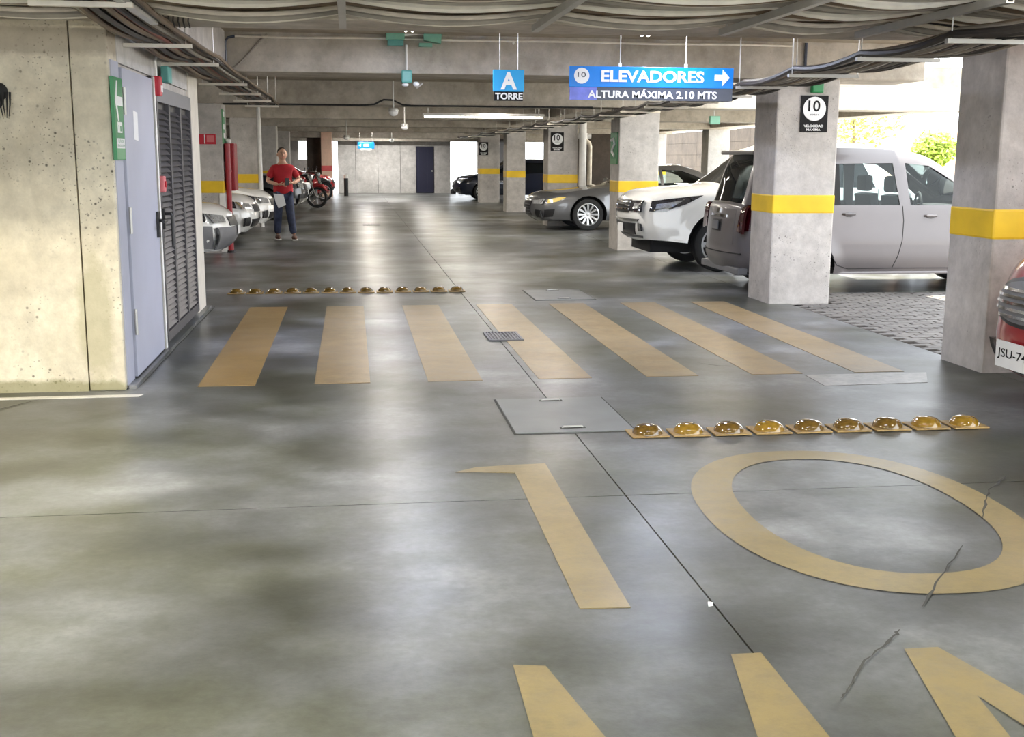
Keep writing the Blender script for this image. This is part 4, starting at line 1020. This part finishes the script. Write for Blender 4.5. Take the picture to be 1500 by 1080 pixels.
# ---- grey minivan, tail to the drive
SIL_MPV = [(2.00,.24,.05),(2.06,.42,.14),(2.03,.62,.16),(1.95,.80,.13),(1.75,.93,.06),(1.15,1.03,.035),(.98,1.07,.05,'g'),(.26,1.55,.05),(.02,1.63,.03),(-.6,1.68,.03),(-1.4,1.67,.03),(-1.78,1.62,.03,'h'),(-2.0,1.03,.05),(-2.04,.98,.06),(-2.07,.72,.07),(-2.07,.50,.09),(-2.08,.42,.09),(-2.02,.25,.06)]
w1 = [(-1.72,1.06),(-1.62,1.46),(-1.02,1.50),(-1.02,1.03)]
w2 = [(-.93,1.03),(-.93,1.50),(-.27,1.51),(-.20,1.03)]
w3 = [(-.07,1.03),(-.12,1.51),(.18,1.48),(.55,1.26),(.82,1.06),(.80,1.03)]
mpv = Car('minivan', 'silver-grey minivan parked tail to the drive behind the near columns', (6.52, 13.68, 0), 0, SIL_MPV, .83, (1.30, -1.33), .305, .23, 1.0, 1.66, [w1, w2, w3], 'car_silver', 'glass_clear', grid=.06, taper=.14, th=.15, spokes=6)
for sg in (1, -1):
    mpv.seam([(-.17,1.02),(-.15,.85),(-.16,.62),(-.20,.45),(-.26,.30)], sg)
    mpv.seam([(-.26,.30),(-.80,.295),(-.95,.34),(-1.03,.46),(-1.12,.58)], sg)
    mpv.seam([(-.26,.30),(.75,.295),(.88,.45),(.86,.80),(.84,1.02)], sg)
    mpv.handle(.18, .90, sg, 'car_silver'); mpv.handle(-.82, .92, sg, 'car_silver')
    # tail lamps wrap the corners
    mpv.end([(sg*.58,.72),(sg*.745,.70),(sg*.755,1.02),(sg*.66,1.02),(sg*.60,.90)][::sg], .012, 'tail_light', 'lens_red', False)
    mpv.side([(-2.03,.72),(-1.99,1.03),(-1.90,1.03),(-1.93,.74)], .008, 'tail_light', 'lens_red', sg)
    mpv.end([(sg*.45,.66),(sg*.68,.70),(sg*.70,.84),(sg*.50,.80)][::sg], .012, 'headlight', 'lens_clear', True)
    # black pillar between the rear panes
    mpv.side([(-1.02,1.03),(-1.02,1.50),(-.93,1.50),(-.93,1.03)], .004, 'pillar_trim', 'black_rubber', sg)
    MB().box(-1.45, 1.0, sg*.66-.03, sg*.66+.03, .24, .30).build('rocker_panel', 'black_rubber', mpv.root)
mpv.mirror(.72, 1.03, 'car_silver')
mpv.end([(-.16,.70),(.16,.70),(.16,.84),(-.16,.84)], .008, 'plate_recess', 'black_metal', False)
mpv.plate(.77, False, None, .22, .10, off=.025, mat='trim_grey')
mpv.end([(-.30,.87),(.30,.87),(.30,.90),(-.30,.90)], .014, 'hatch_trim', 'chrome', False)
mpv.end([(-.05,.915),(.05,.915),(.05,.965),(-.05,.965)], .016, 'emblem', 'chrome', False)
mpv.end([(-.66,.455),(.66,.455),(.66,.468),(-.66,.468)], .004, 'bumper_seam', 'black_rubber', False)
mpv.end([(-.5,.56),(.5,.56),(.5,.97),(-.5,.97)], .003, 'hatch_panel', 'car_silver', False)
MB().box(-1.93, -1.70, -.60, .60, 1.60, 1.65, bv=.02).build('roof_spoiler', 'car_silver', mpv.root)
MB().tube([(-2.06, -.45, .22), (-1.7, -.45, .22)], .03, 8).build('exhaust_tip', 'chrome', mpv.root)
MB().box(-2.10, -1.98, -.72, .72, .22, .30, bv=.015).build('bumper_lip', 'trim_grey', mpv.root)
def seat(car, x, y, z0=.42):
    o = MB().box(x-.25, x+.25, y-.24, y+.24, z0, z0+.16, bv=.05).build('seat', 'seat_fabric', car.root, True)
    q = MB().prism([(-.26,.0),(-.14,.0),(-.26,.62),(-.36,.60)], (x, y-.23, z0+.10), (1,0,0), (0,0,1), (0,.46,0)); q.build('backrest', 'seat_fabric', o, True)
    h = MB().box(-.055, .055, -.14, .14, -.10, .10, bv=.045); h.v = [(a+x-.33, b+y, c+z0+.84) for a, b, c in h.v]; h.build('headrest', 'seat_fabric', o, True)
for x, y in ((.22, .38), (.22, -.38), (-.62, .40), (-.62, 0), (-.62, -.40)): seat(mpv, x, y)
MB().tube([(.62+.02*math.cos(a)*2, .38+.17*math.cos(a), .98+.16*math.sin(a)) for a in [2*math.pi*k/16 for k in range(17)]], .015, 6).build('steering_wheel', 'black_rubber', mpv.root, True)
MB().box(.70, 1.05, -.68, .68, .80, 1.00, bv=.05).build('dashboard', 'seat_fabric', mpv.root)

# ---- white pickup, nose to the drive
SIL_PU = [(2.46,.44,.05),(2.53,.56,.09),(2.56,.78,.11),(2.53,.95,.10),(2.40,1.05,.07),(1.55,1.15,.04),(1.36,1.18,.05,'g'),(.70,1.66,.05),(.40,1.75,.03),(-.6,1.76,.03),(-.86,1.66,.03,'h'),(-1.0,1.22,.01),(-1.06,1.18,.01),(-2.45,1.17,.01),(-2.58,1.12,.01),(-2.60,.62,.02),(-2.55,.46,.02)]
pu = Car('pickup', 'white pickup with slanted dark headlight, nose to the drive', (6.50, 16.47, 0), math.pi, SIL_PU, .90, (1.45, -1.50), .375, .40, 1.12, 1.75,
         [[(1.15,1.16),(.62,1.60),(.30,1.62),(.28,1.16)], [(.20,1.16),(.20,1.62),(-.55,1.60),(-.78,1.16)]], 'car_white', 'glass_black', grid=.07, taper=.20, th=.16, arch=.47, spokes=6)
for sg in (1, -1):
    pu.side([(2.44,.83),(2.40,.97),(2.20,1.00),(1.86,1.04),(1.70,1.055),(1.95,.93),(2.22,.83)], .006, 'headlight', 'lens_dark', sg)
    pu.side([(2.36,.86),(2.34,.93),(2.14,.96),(1.98,.985),(2.16,.88)], .012, 'headlight_lens', 'lens_clear', sg)
    pu.end([(sg*.42,.82),(sg*.72,.82),(sg*.70,.98),(sg*.40,.97)][::sg], .010, 'headlight', 'lens_dark', True)
    pu.end([(sg*.52,.86),(sg*.66,.86),(sg*.64,.94),(sg*.52,.94)][::sg], .018, 'headlight_lens', 'lens_clear', True)
    pu.end([(sg*.60,.55),(sg*.71,.56),(sg*.71,.66),(sg*.62,.67)][::sg], .012, 'fog_light', 'lens_dark', True)
    for pts in ([(1.16,1.15),(1.12,.8),(1.02,.5)], [(.24,1.15),(.24,.5)], [(-.82,1.15),(-.80,.8),(-.98,.5)]): pu.seam(pts, sg)
pu.end([(-.40,.80),(.40,.80),(.40,.98),(-.40,.98)], .008, 'grille', 'black_metal')
for z in (.84, .89, .94): pu.end([(-.40,z),(.40,z),(.40,z+.018),(-.40,z+.018)], .022, 'grille_bar', 'chrome')
pu.end([(-.48,.50),(.48,.50),(.56,.66),(-.56,.66)], .008, 'lower_grille', 'black_metal')
pu.end([(-.62,.685),(.62,.685),(.64,.72),(-.64,.72)], .014, 'bumper_trim', 'chrome')
pu.end([(-.62,.452),(.62,.452),(.66,.49),(-.66,.49)], .010, 'skid_plate', 'trim_grey')
pu.plate(.58, True, None, .30, .12, off=.03)
pu.mirror(1.12, 1.16, 'car_white')
MB().box(1.05, 2.36, -.55, .55, .25, .45).build('engine_guard', 'black_rubber', pu.root)

# ---- graphite sedan
SIL_SE = [(2.26,.20,.05),(2.33,.40,.20),(2.30,.58,.22),(2.20,.69,.14),(1.60,.84,.05),(.85,.94,.04),(.72,.97,.05,'g'),(-.10,1.33,.05),(-.40,1.39,.03),(-.85,1.38,.03,'h'),(-1.70,1.08,.03),(-1.85,1.04,.03),(-2.22,.98,.05),(-2.33,.90,.08),(-2.35,.55,.10),(-2.28,.25,.06)]
se = Car('sedan', 'graphite fastback sedan with light alloy wheels, nose at a banded column', (6.36, 25.68, 0), math.pi, SIL_SE, .92, (1.30, -1.50), .345, .22, .96, 1.38,
         [[(.58,.98),(.05,1.25),(-.28,1.30),(-.30,.97)], [(-.37,.97),(-.36,1.30),(-.80,1.28),(-1.15,1.15),(-1.30,1.02),(-1.25,.99)]], 'car_graphite', 'glass_clear', grid=.07, taper=.22, th=.24, spokes=12)
for sg in (1, -1):
    se.side([(2.18,.58),(2.16,.66),(1.90,.72),(1.78,.715),(1.98,.62)], .006, 'headlight', 'lens_amber', sg)
    se.end([(sg*.46,.56),(sg*.74,.57),(sg*.72,.67),(sg*.44,.64)][::sg], .010, 'headlight', 'lens_clear')
    se.end([(sg*.48,.27),(sg*.76,.28),(sg*.76,.42),(sg*.54,.44)][::sg], .008, 'air_intake', 'black_metal')
    se.side([(2.24,.28),(2.24,.44),(2.02,.46),(2.06,.30)], .004, 'air_intake', 'black_metal', sg)
    for pts in ([(.70,.94),(.78,.6),(.74,.3)], [(-.33,.96),(-.33,.3)], [(-1.2,.96),(-1.05,.6),(-.98,.4)]): se.seam(pts, sg)
    se.handle(-.15, .80, sg, 'car_graphite'); se.handle(-1.0, .82, sg, 'car_graphite')
se.end([(-.36,.30),(.36,.30),(.40,.62),(-.40,.62)], .008, 'grille', 'black_metal')
for z in (.36, .42, .48, .54): se.end([(-.36,z),(.36,z),(.36,z+.012),(-.36,z+.012)], .018, 'grille_bar', 'trim_grey')
se.plate(.42, True, None, .30, .11, off=.03)
se.mirror(.52, .98, 'car_graphite')

# ---- red hatchback at the right edge
SIL_RC = [(1.84,.20,.04),(1.92,.38,.16),(1.91,.55,.18),(1.87,.74,.18),(1.79,.88,.14),(1.60,.95,.08),(1.05,1.0,.05),(.90,1.02,.05,'g'),(.30,1.36,.05),(.05,1.42,.03),(-1.3,1.40,.03),(-1.55,1.33,.03,'h'),(-1.85,.95,.05),(-1.92,.80,.08),(-1.93,.45,.10),(-1.85,.22,.05)]
rc = Car('hatchback', 'dark red hatchback with chrome grille and white plate at the right edge', (6.11, 6.50, 0), math.pi, SIL_RC, .86, (1.20, -1.22), .30, .20, .98, 1.41,
         [[(.72,1.0),(.25,1.30),(-.30,1.33),(-.30,.98)], [(-.40,.98),(-.40,1.33),(-1.2,1.30),(-1.35,1.0)]], 'car_red', 'glass_black', grid=.06, taper=.24, th=.16, spokes=8)
ov = lambda cx, cz, a, b, n=20: [(cx+a*math.cos(2*math.pi*k/n), cz+b*math.sin(2*math.pi*k/n)) for k in range(n)]
rc.end(ov(0, .70, .45, .155), .010, 'grille_surround', 'black_metal'); rc.end(ov(0, .70, .41, .13), .018, 'grille', 'trim_grey')
for z in (.60, .64, .68, .72, .76):
    hw = .37*math.sqrt(max(.05, 1-((z+.01-.70)/.13)**2)); rc.end([(-hw,z),(hw,z),(hw,z+.018),(-hw,z+.018)], .032, 'grille_bar', 'chrome')
rc.end([(-.60,.22),(.60,.22),(.62,.40),(-.62,.40)], .010, 'lower_grille', 'black_metal')
for sg in (1, -1):
    rc.side([(a, b) for a, b in ov(1.66, .76, .11, .11)], .012, 'headlight', 'lens_clear', sg)
    rc.side([(1.82,.42),(1.80,.62),(1.74,.62),(1.76,.42)], .010, 'bumper_trim', 'chrome', sg)
    for pts in ([(.85,.98),(.92,.6),(.85,.3)], [(-.35,.98),(-.40,.6),(-.75,.35)]): rc.seam(pts, sg)
    rc.handle(-.1, .80, sg, 'chrome')
rc.plate(.375, True, 'JSU-74-', .40, .165, y0=0.02, off=.05)
rc.mirror(.62, 1.0, 'car_red')

# ---- simpler parked cars
def parked(name, label, loc, rz, paint, kind='hatch', glass='glass_black', group=None, nosef=None):
    if kind == 'hatch':
        sil = [(1.98,.22,.05),(2.05,.42,.18),(2.02,.60,.20),(1.92,.74,.14),(1.70,.84,.06),(1.15,.95,.04),(.98,.98,.05,'g'),(.30,1.38,.05),(.05,1.45,.03),(-1.2,1.46,.03),(-1.55,1.40,.03,'h'),(-1.95,1.0,.05),(-2.03,.85,.08),(-2.04,.45,.10),(-1.95,.24,.05)]
        W, wh, r, zb, belt, roof, wins = .86, (1.25, -1.25), .31, .21, .95, 1.45, [[(.80,.98),(.25,1.34),(-.28,1.36),(-.28,.96)], [(-.36,.96),(-.36,1.36),(-1.25,1.34),(-1.5,1.02)]]
    else:
        sil = [(2.14,.36,.05),(2.22,.52,.14),(2.22,.75,.16),(2.16,.95,.12),(2.0,1.03,.05),(1.25,1.10,.03),(1.12,1.13,.04,'g'),(.60,1.62,.04),(.35,1.70,.03),(-1.6,1.72,.03),(-1.95,1.66,.03,'h'),(-2.12,1.15,.04),(-2.2,1.0,.06),(-2.22,.55,.08),(-2.15,.38,.05)]
        W, wh, r, zb, belt, roof, wins = .92, (1.38, -1.38), .37, .34, 1.10, 1.70, [[(.98,1.13),(.52,1.58),(-.15,1.60),(-.15,1.12)], [(-.23,1.12),(-.23,1.60),(-1.1,1.60),(-1.1,1.12)], [(-1.2,1.12),(-1.2,1.60),(-1.85,1.55),(-1.98,1.15)]]
    c = Car(name, label, loc, rz, sil, W, wh, r, zb, belt, roof, wins, paint, glass, grid=.11, group=group, taper=.2, th=.17, spokes=8)
    zt = 0.02 if kind == 'hatch' else .18
    for sg in (1, -1):
        c.side([(1.90,.62+zt),(1.86,.74+zt),(1.55,.80+zt),(1.66,.66+zt)], .008, 'headlight', 'lens_dark', sg)
        c.end([(sg*.44,.60+zt),(sg*.70,.61+zt),(sg*.68,.74+zt),(sg*.42,.70+zt)][::sg], .012, 'headlight', 'lens_clear')
        c.end([(sg*.46,.30+zt),(sg*.68,.30+zt),(sg*.68,.44+zt),(sg*.50,.46+zt)][::sg], .010, 'air_intake', 'black_metal')
        c.seam([(-.32,belt),(-.32,.35)], sg)
        c.end([(sg*.50,.75),(sg*.72,.75),(sg*.70,.95),(sg*.55,.93)][::sg], .012, 'tail_light', 'lens_red', False)
    c.end([(-.36,.55+zt),(.36,.55+zt),(.36,.68+zt),(-.36,.68+zt)], .012, 'grille', 'black_metal')
    c.end([(-.40,.28+zt),(.40,.28+zt),(.44,.42+zt),(-.44,.42+zt)], .012, 'lower_grille', 'black_metal')
    c.plate(.48+zt, True, None, .30, .12, off=.03)
    c.mirror(.85, belt, paint)
    return c
c1 = parked('hatchback', 'white hatchback with dark bumper, nose just past the cream door jamb', (-3.92, 17.55, 0), 0, 'car_white')
c1.end([(-.62,.24),(.62,.24),(.66,.56),(-.66,.56)], .018, 'bumper_cover', 'trim_grey')
for sg in (1, -1): c1.side([(1.98,.25),(1.97,.58),(1.60,.60),(1.62,.30)], .014, 'bumper_cover', 'trim_grey', sg)
parked('hatchback', 'white hatchback directly behind the red standpipe', (-3.92, 21.9, 0), 0, 'car_white')
parked('hatchback', 'white hatchback with black bumper openings left of the man', (-3.80, 24.75, 0), 0, 'car_white')
c = parked('suv', 'black sport utility vehicle with chrome bumper behind the man', (-3.5, 30.3, 0), 0, 'car_black', 'suv')
c.end([(-.72,.40),(.72,.40),(.74,.52),(-.74,.52)], .03, 'chrome_bumper', 'chrome')
for sg in (1, -1): c.side([(2.14,.40),(2.12,.53),(1.85,.54),(1.86,.41)], .02, 'chrome_bumper', 'chrome', sg)
parked('hatchback', 'bright red hatchback parked near the far left end', (-2.85, 44.6, 0), 0, 'car_red')
parked('hatchback', 'black hatchback behind the two farthest banded columns', (5.95, 43.1, 0), math.pi, 'car_navy')

# ---- motorcycles by the red car
def motorcycle(loc, rz, tank, label):
    t = tag(empty('motorcycle', loc, rz), label, 'motorcycle', 'motorcycles at the left')
    wm = MB().lathe([(.24, -.045), (.30, -.05), (.325, 0), (.30, .05), (.24, .045)], axis='Y', n=24).mesh('tire', 'black_rubber', True)
    rm = MB()
    for k in range(8):
        a = math.pi*k/4; rm.cyl((.03*math.cos(a), 0, .03*math.sin(a)), (.245*math.cos(a), 0, .245*math.sin(a)), .012, n=5)
    rm.lathe([(.235, -.04), (.255, -.04), (.255, .04), (.235, .04), (.235, -.04)], axis='Y', n=24).cyl((0, -.07, 0), (0, .07, 0), .04, n=10)
    rme = rm.mesh('rim', 'chrome', True)
    for x in (.68, -.66):
        o = bpy.data.objects.new('wheel', wm); COL.objects.link(o); o.parent = t; o.location = (x, 0, .325)
        q = bpy.data.objects.new('rim', rme); COL.objects.link(q); q.parent = o
    MB().tube([(.68,.09,.325),(.50,.09,.80),(.42,.09,.98)], .025, 8).tube([(.68,-.09,.325),(.50,-.09,.80),(.42,-.09,.98)], .025, 8).build('fork', 'chrome', t, True)
    MB().tube([(.40,0,.92),(.10,0,.45),(-.30,0,.42),(-.66,0,.325)], .03, 8).tube([(.40,0,.88),(0,0,.74),(-.55,0,.72),(-.30,0,.42)], .025, 8).build('frame', 'black_metal', t, True)
    MB().ball((.12, 0, .84), .27, .15, .13).build('fuel_tank', tank, t, True)
    MB().box(-.72, -.10, -.13, .13, .74, .84, bv=.04).build('seat', 'seat_fabric', t, True)
    MB().box(-.12, .28, -.16, .16, .36, .66, bv=.04).build('engine', 'alloy', t, True)
    MB().tube([(.15,-.17,.40),(-.20,-.20,.34),(-.75,-.21,.40)], [.025,.03,.045], 8).build('exhaust', 'chrome', t, True)
    MB().ball((.50, 0, .92), .08, .09, .09).build('headlamp', 'lens_clear', t, True)
    MB().tube([(.30,.38,1.02),(.40,.22,1.04),(.42,0,1.0),(.40,-.22,1.04),(.30,-.38,1.02)], .015, 7).build('handlebar', 'chrome', t, True)
    for sg in (1, -1):
        o = MB().tube([(.36,sg*.26,1.04),(.38,sg*.32,1.16)], .006, 5).build('mirror_stem', 'chrome', t); MB().ball((.38, sg*.34, 1.19), .02, .06, .035).build('mirror', 'black_metal', o, True)
    MB().tube([(.98,0,.52),(.86,0,.66),(.68,0,.69),(.50,0,.64)], [.03,.06,.07,.05], 8).build('front_fender', tank, t, True)
    MB().tube([(-.40,0,.72),(-.75,0,.70),(-.98,0,.55)], [.05,.07,.04], 8).build('rear_fender', tank, t, True)
    MB().tube([(-.05,.10,.36),(-.10,.26,.0)], .014, 6).build('side_stand', 'black_metal', t)
motorcycle((-1.62, 41.6, 0), .25, 'car_black', 'black and chrome motorcycle in front of the bright red car')
motorcycle((-1.72, 36.4, 0), -.1, 'car_red', 'red motorcycle just right of the man')

# ================================================================== PERSON
def skin(name, verts, edges, rad, mat, parent, sub=2, root=0):
    me = bpy.data.meshes.new(name); me.from_pydata(verts, edges, [])
    o = bpy.data.objects.new(name, me); COL.objects.link(o)
    md = o.modifiers.new('skin', 'SKIN'); md.use_smooth_shade = True
    sb = o.modifiers.new('sub', 'SUBSURF'); sb.levels = sub; sb.render_levels = sub
    for i, sv in enumerate(me.skin_vertices[0].data):
        r = rad[i]; sv.radius = r if isinstance(r, tuple) else (r, r); sv.use_root = (i == root)
    bpy.context.view_layer.update(); dg = bpy.context.evaluated_depsgraph_get()
    nm = bpy.data.meshes.new_from_object(o.evaluated_get(dg)); bpy.data.objects.remove(o); nm.materials.clear(); nm.materials.append(M[mat]); nm.name = name
    nm.polygons.foreach_set('use_smooth', [True]*len(nm.polygons))
    q = bpy.data.objects.new(name, nm); COL.objects.link(q)
    if parent: q.parent = parent
    return q
# local frame: person faces -Y, x is the picture's right
pt = tag(empty('person', (-1.27, 22.5, 0), .18), 'person in red t-shirt and dark jeans walking with hands held together', 'person')
pt.scale = (1.0, 1.0, .965)
Vp = [(0,0,.95),(0,.01,1.15),(0,.01,1.33),(0,0,1.44),(0,-.015,1.52),(0,-.02,1.61),                     # 0-5 spine, neck, head
      (-.19,.0,1.39),(-.29,.0,1.13),(-.12,-.24,1.075),                                                   # 6-8 right arm (picture left)
      (.19,.0,1.39),(.30,.0,1.16),(.16,-.22,1.10),                                                       # 9-11 left arm
      (-.095,0,.90),(-.11,-.02,.50),(-.125,.07,.09),                                                     # 12-14 leg
      (.095,0,.90),(.11,-.10,.50),(.16,-.12,.09)]                                                        # 15-17 leg
Ep = [(0,1),(1,2),(2,3),(3,4),(4,5),(3,6),(6,7),(7,8),(3,9),(9,10),(10,11),(0,12),(12,13),(13,14),(0,15),(15,16),(16,17)]
Rp = [(.15,.11),(.14,.10),(.145,.095),(.06,.055),.05,.06,.05,.045,.03,.05,.045,.03,.085,.06,.04,.085,.06,.04]
skin('body', Vp, Ep, Rp, 'skin', pt)
# head with face
hm = MB().ball((0, -.02, 1.635), .078, .098, .118, 18, 14)
for i, (x, y, z) in enumerate(hm.v):
    if z < 1.60: k = 1-.30*min(1, (1.60-z)/.09); hm.v[i] = (x*k, -.02+(y+.02)*(k*.5+.5), z)
hm.ball((0, -.122, 1.625), .016, .022, .026).ball((-.079, 0, 1.63), .012, .022, .032).ball((.079, 0, 1.63), .012, .022, .032)
hm.cyl((0, -.005, 1.45), (0, -.012, 1.57), .055, .052, n=14)
hm.v = [(x*1.10, (y+.02)*1.10-.02, 1.50+(z-1.50)*1.09) for x, y, z in hm.v]
hd_ = hm.build('head', 'skin', pt, True)
for x in (-.03, .03): MB().ball((x, -.118, 1.664), .012, .008, .007).build('eye', 'sign_black', hd_, True); MB().box(x-.018, x+.018, -.128, -.116, 1.684, 1.690).build('eyebrow', 'hair', hd_)
MB().ball((0, -.118, 1.585), .028, .008, .007).build('mouth', 'fire_pink', hd_, True)
hr = MB().ball((0, .0, 1.662), .084, .098, .100, 18, 14)
hr.v = [(x, max(y, -.075-.2*max(0, z-1.70)) if z < 1.715 else y, max(z, 1.60)) if y > -.02 or z > 1.70 else (x*.97, y+.03, max(z, 1.68)) for x, y, z in hr.v]
hr.v = [(x*1.12, (y+.02)*1.12-.02, 1.50+(z-1.50)*1.10) for x, y, z in hr.v]
hr.build('hair', 'hair', pt, True)
# clothes
Vs = [(0,0,.80),(0,0,.98),(0,.01,1.17),(0,.01,1.32),(0,0,1.475),(-.17,.0,1.375),(-.265,.0,1.19),(.17,.0,1.375),(.275,.0,1.20)]
skin('t_shirt', Vs, [(0,1),(1,2),(2,3),(3,4),(3,5),(5,6),(3,7),(7,8)], [(.20,.14),(.20,.14),(.19,.135),(.18,.125),(.068,.068),(.085,.08),(.085,.075),(.085,.08),(.085,.075)], 'shirt_red', pt)
Vj = [(0,0,.90),(-.095,0,.86),(-.11,-.02,.50),(-.125,.07,.10),(.095,0,.86),(.11,-.10,.50),(.155,-.12,.10)]
skin('jeans', Vj, [(0,1),(1,2),(2,3),(0,4),(4,5),(5,6)], [(.135,.10),.105,.085,.068,.105,.085,.068], 'denim', pt)
for x, y in ((-.125, .07), (.16, -.12)):
    sh = MB().ball((x, y-.07, .045), .05, .14, .05, 14, 10); sh.v = [(a, b, max(c, .005)) for a, b, c in sh.v]; so = sh.build('shoe', 'shoe', pt, True)
    MB().box(x-.05, x+.05, y-.20, y+.06, 0, .02, bv=.008).build('sole', 'white_plastic', so)
# hands: palm and five fingers each
for sg, hx, hy, hz in ((-1, -.12, -.24, 1.075), (1, .16, -.22, 1.10)):
    tx = -sg
    V_ = [(hx,hy,hz),(hx+tx*.05,hy-.03,hz),(hx+tx*.09,hy-.045,hz+.005)]; E_ = [(0,1),(1,2)]; R_ = [.026,(.034,.018),(.036,.016)]
    for k, L in enumerate((.055, .065, .06, .045)):
        b = len(V_); dz = .03-.02*k
        V_ += [(hx+tx*.10,hy-.05,hz+dz),(hx+tx*(.10+L*.6),hy-.065,hz+dz),(hx+tx*(.10+L),hy-.05,hz+dz-.01)]; E_ += [(2,b),(b,b+1),(b+1,b+2)]; R_ += [.009,.0085,.007]
    b = len(V_); V_ += [(hx+tx*.05,hy-.045,hz+.035),(hx+tx*.085,hy-.06,hz+.055)]; E_ += [(1,b),(b,b+1)]; R_ += [.011,.009]
    skin('hand', V_, E_, R_, 'skin', pt, sub=1)
MB().box(.0, .075, -.315, -.300, 1.06, 1.20, bv=.006).build('phone', 'black_metal', pt)
cl = MB(); cl.add([(-.20,-.15,.90),(-.02,-.17,.88),(.02,-.19,.68),(-.12,-.185,.62),(-.17,-.17,.74)], [(0,1,2,3,4)])
clo = cl.build('white_cloth', 'paper', pt); clm = clo.modifiers.new('thick', 'SOLIDIFY'); clm.thickness = .012

# ================================================================== OUTSIDE
def tree(x, y, h, r, label):
    t = tag(empty('tree', (x, y, -.02)), label, 'tree', 'trees outside')
    MB().tube([(0,0,0),(.05,.03,h*.4),(-.03,0,h*.7)], [.09,.07,.04], 8).build('trunk', 'bark', t, True)
    mb = MB()
    for k in range(1400):
        a, b = random.uniform(0, 2*math.pi), math.acos(random.uniform(-1, 1)); q = r*random.random()**.4
        c = Vector((q*math.sin(b)*math.cos(a), q*math.sin(b)*math.sin(a), h*.72+q*.8*math.cos(b)))
        d1 = Vector((random.gauss(0,1), random.gauss(0,1), random.gauss(0,.6))).normalized(); d2 = d1.orthogonal().normalized(); l = random.uniform(.09, .16)
        mb.add([c-d1*l, c+d2*l*.4, c+d1*l, c-d2*l*.4], [(0, 1, 2, 3)])
    o = mb.build('foliage', 'leaf_light', t); o['kind'] = 'stuff'
tree(18.6, 42.0, 4.6, 1.9, 'pale yellow-green tree outside beyond the near speed sign column')
tree(20.5, 39.5, 2.7, .8, 'small pale tree outside above the minivan roof')
ow = struct(MB().box(30, 30.3, 52, 95, 0, 3.4).build('wall_outside', 'peach_paint'), 'sunlit peach wall outside beyond the trees')
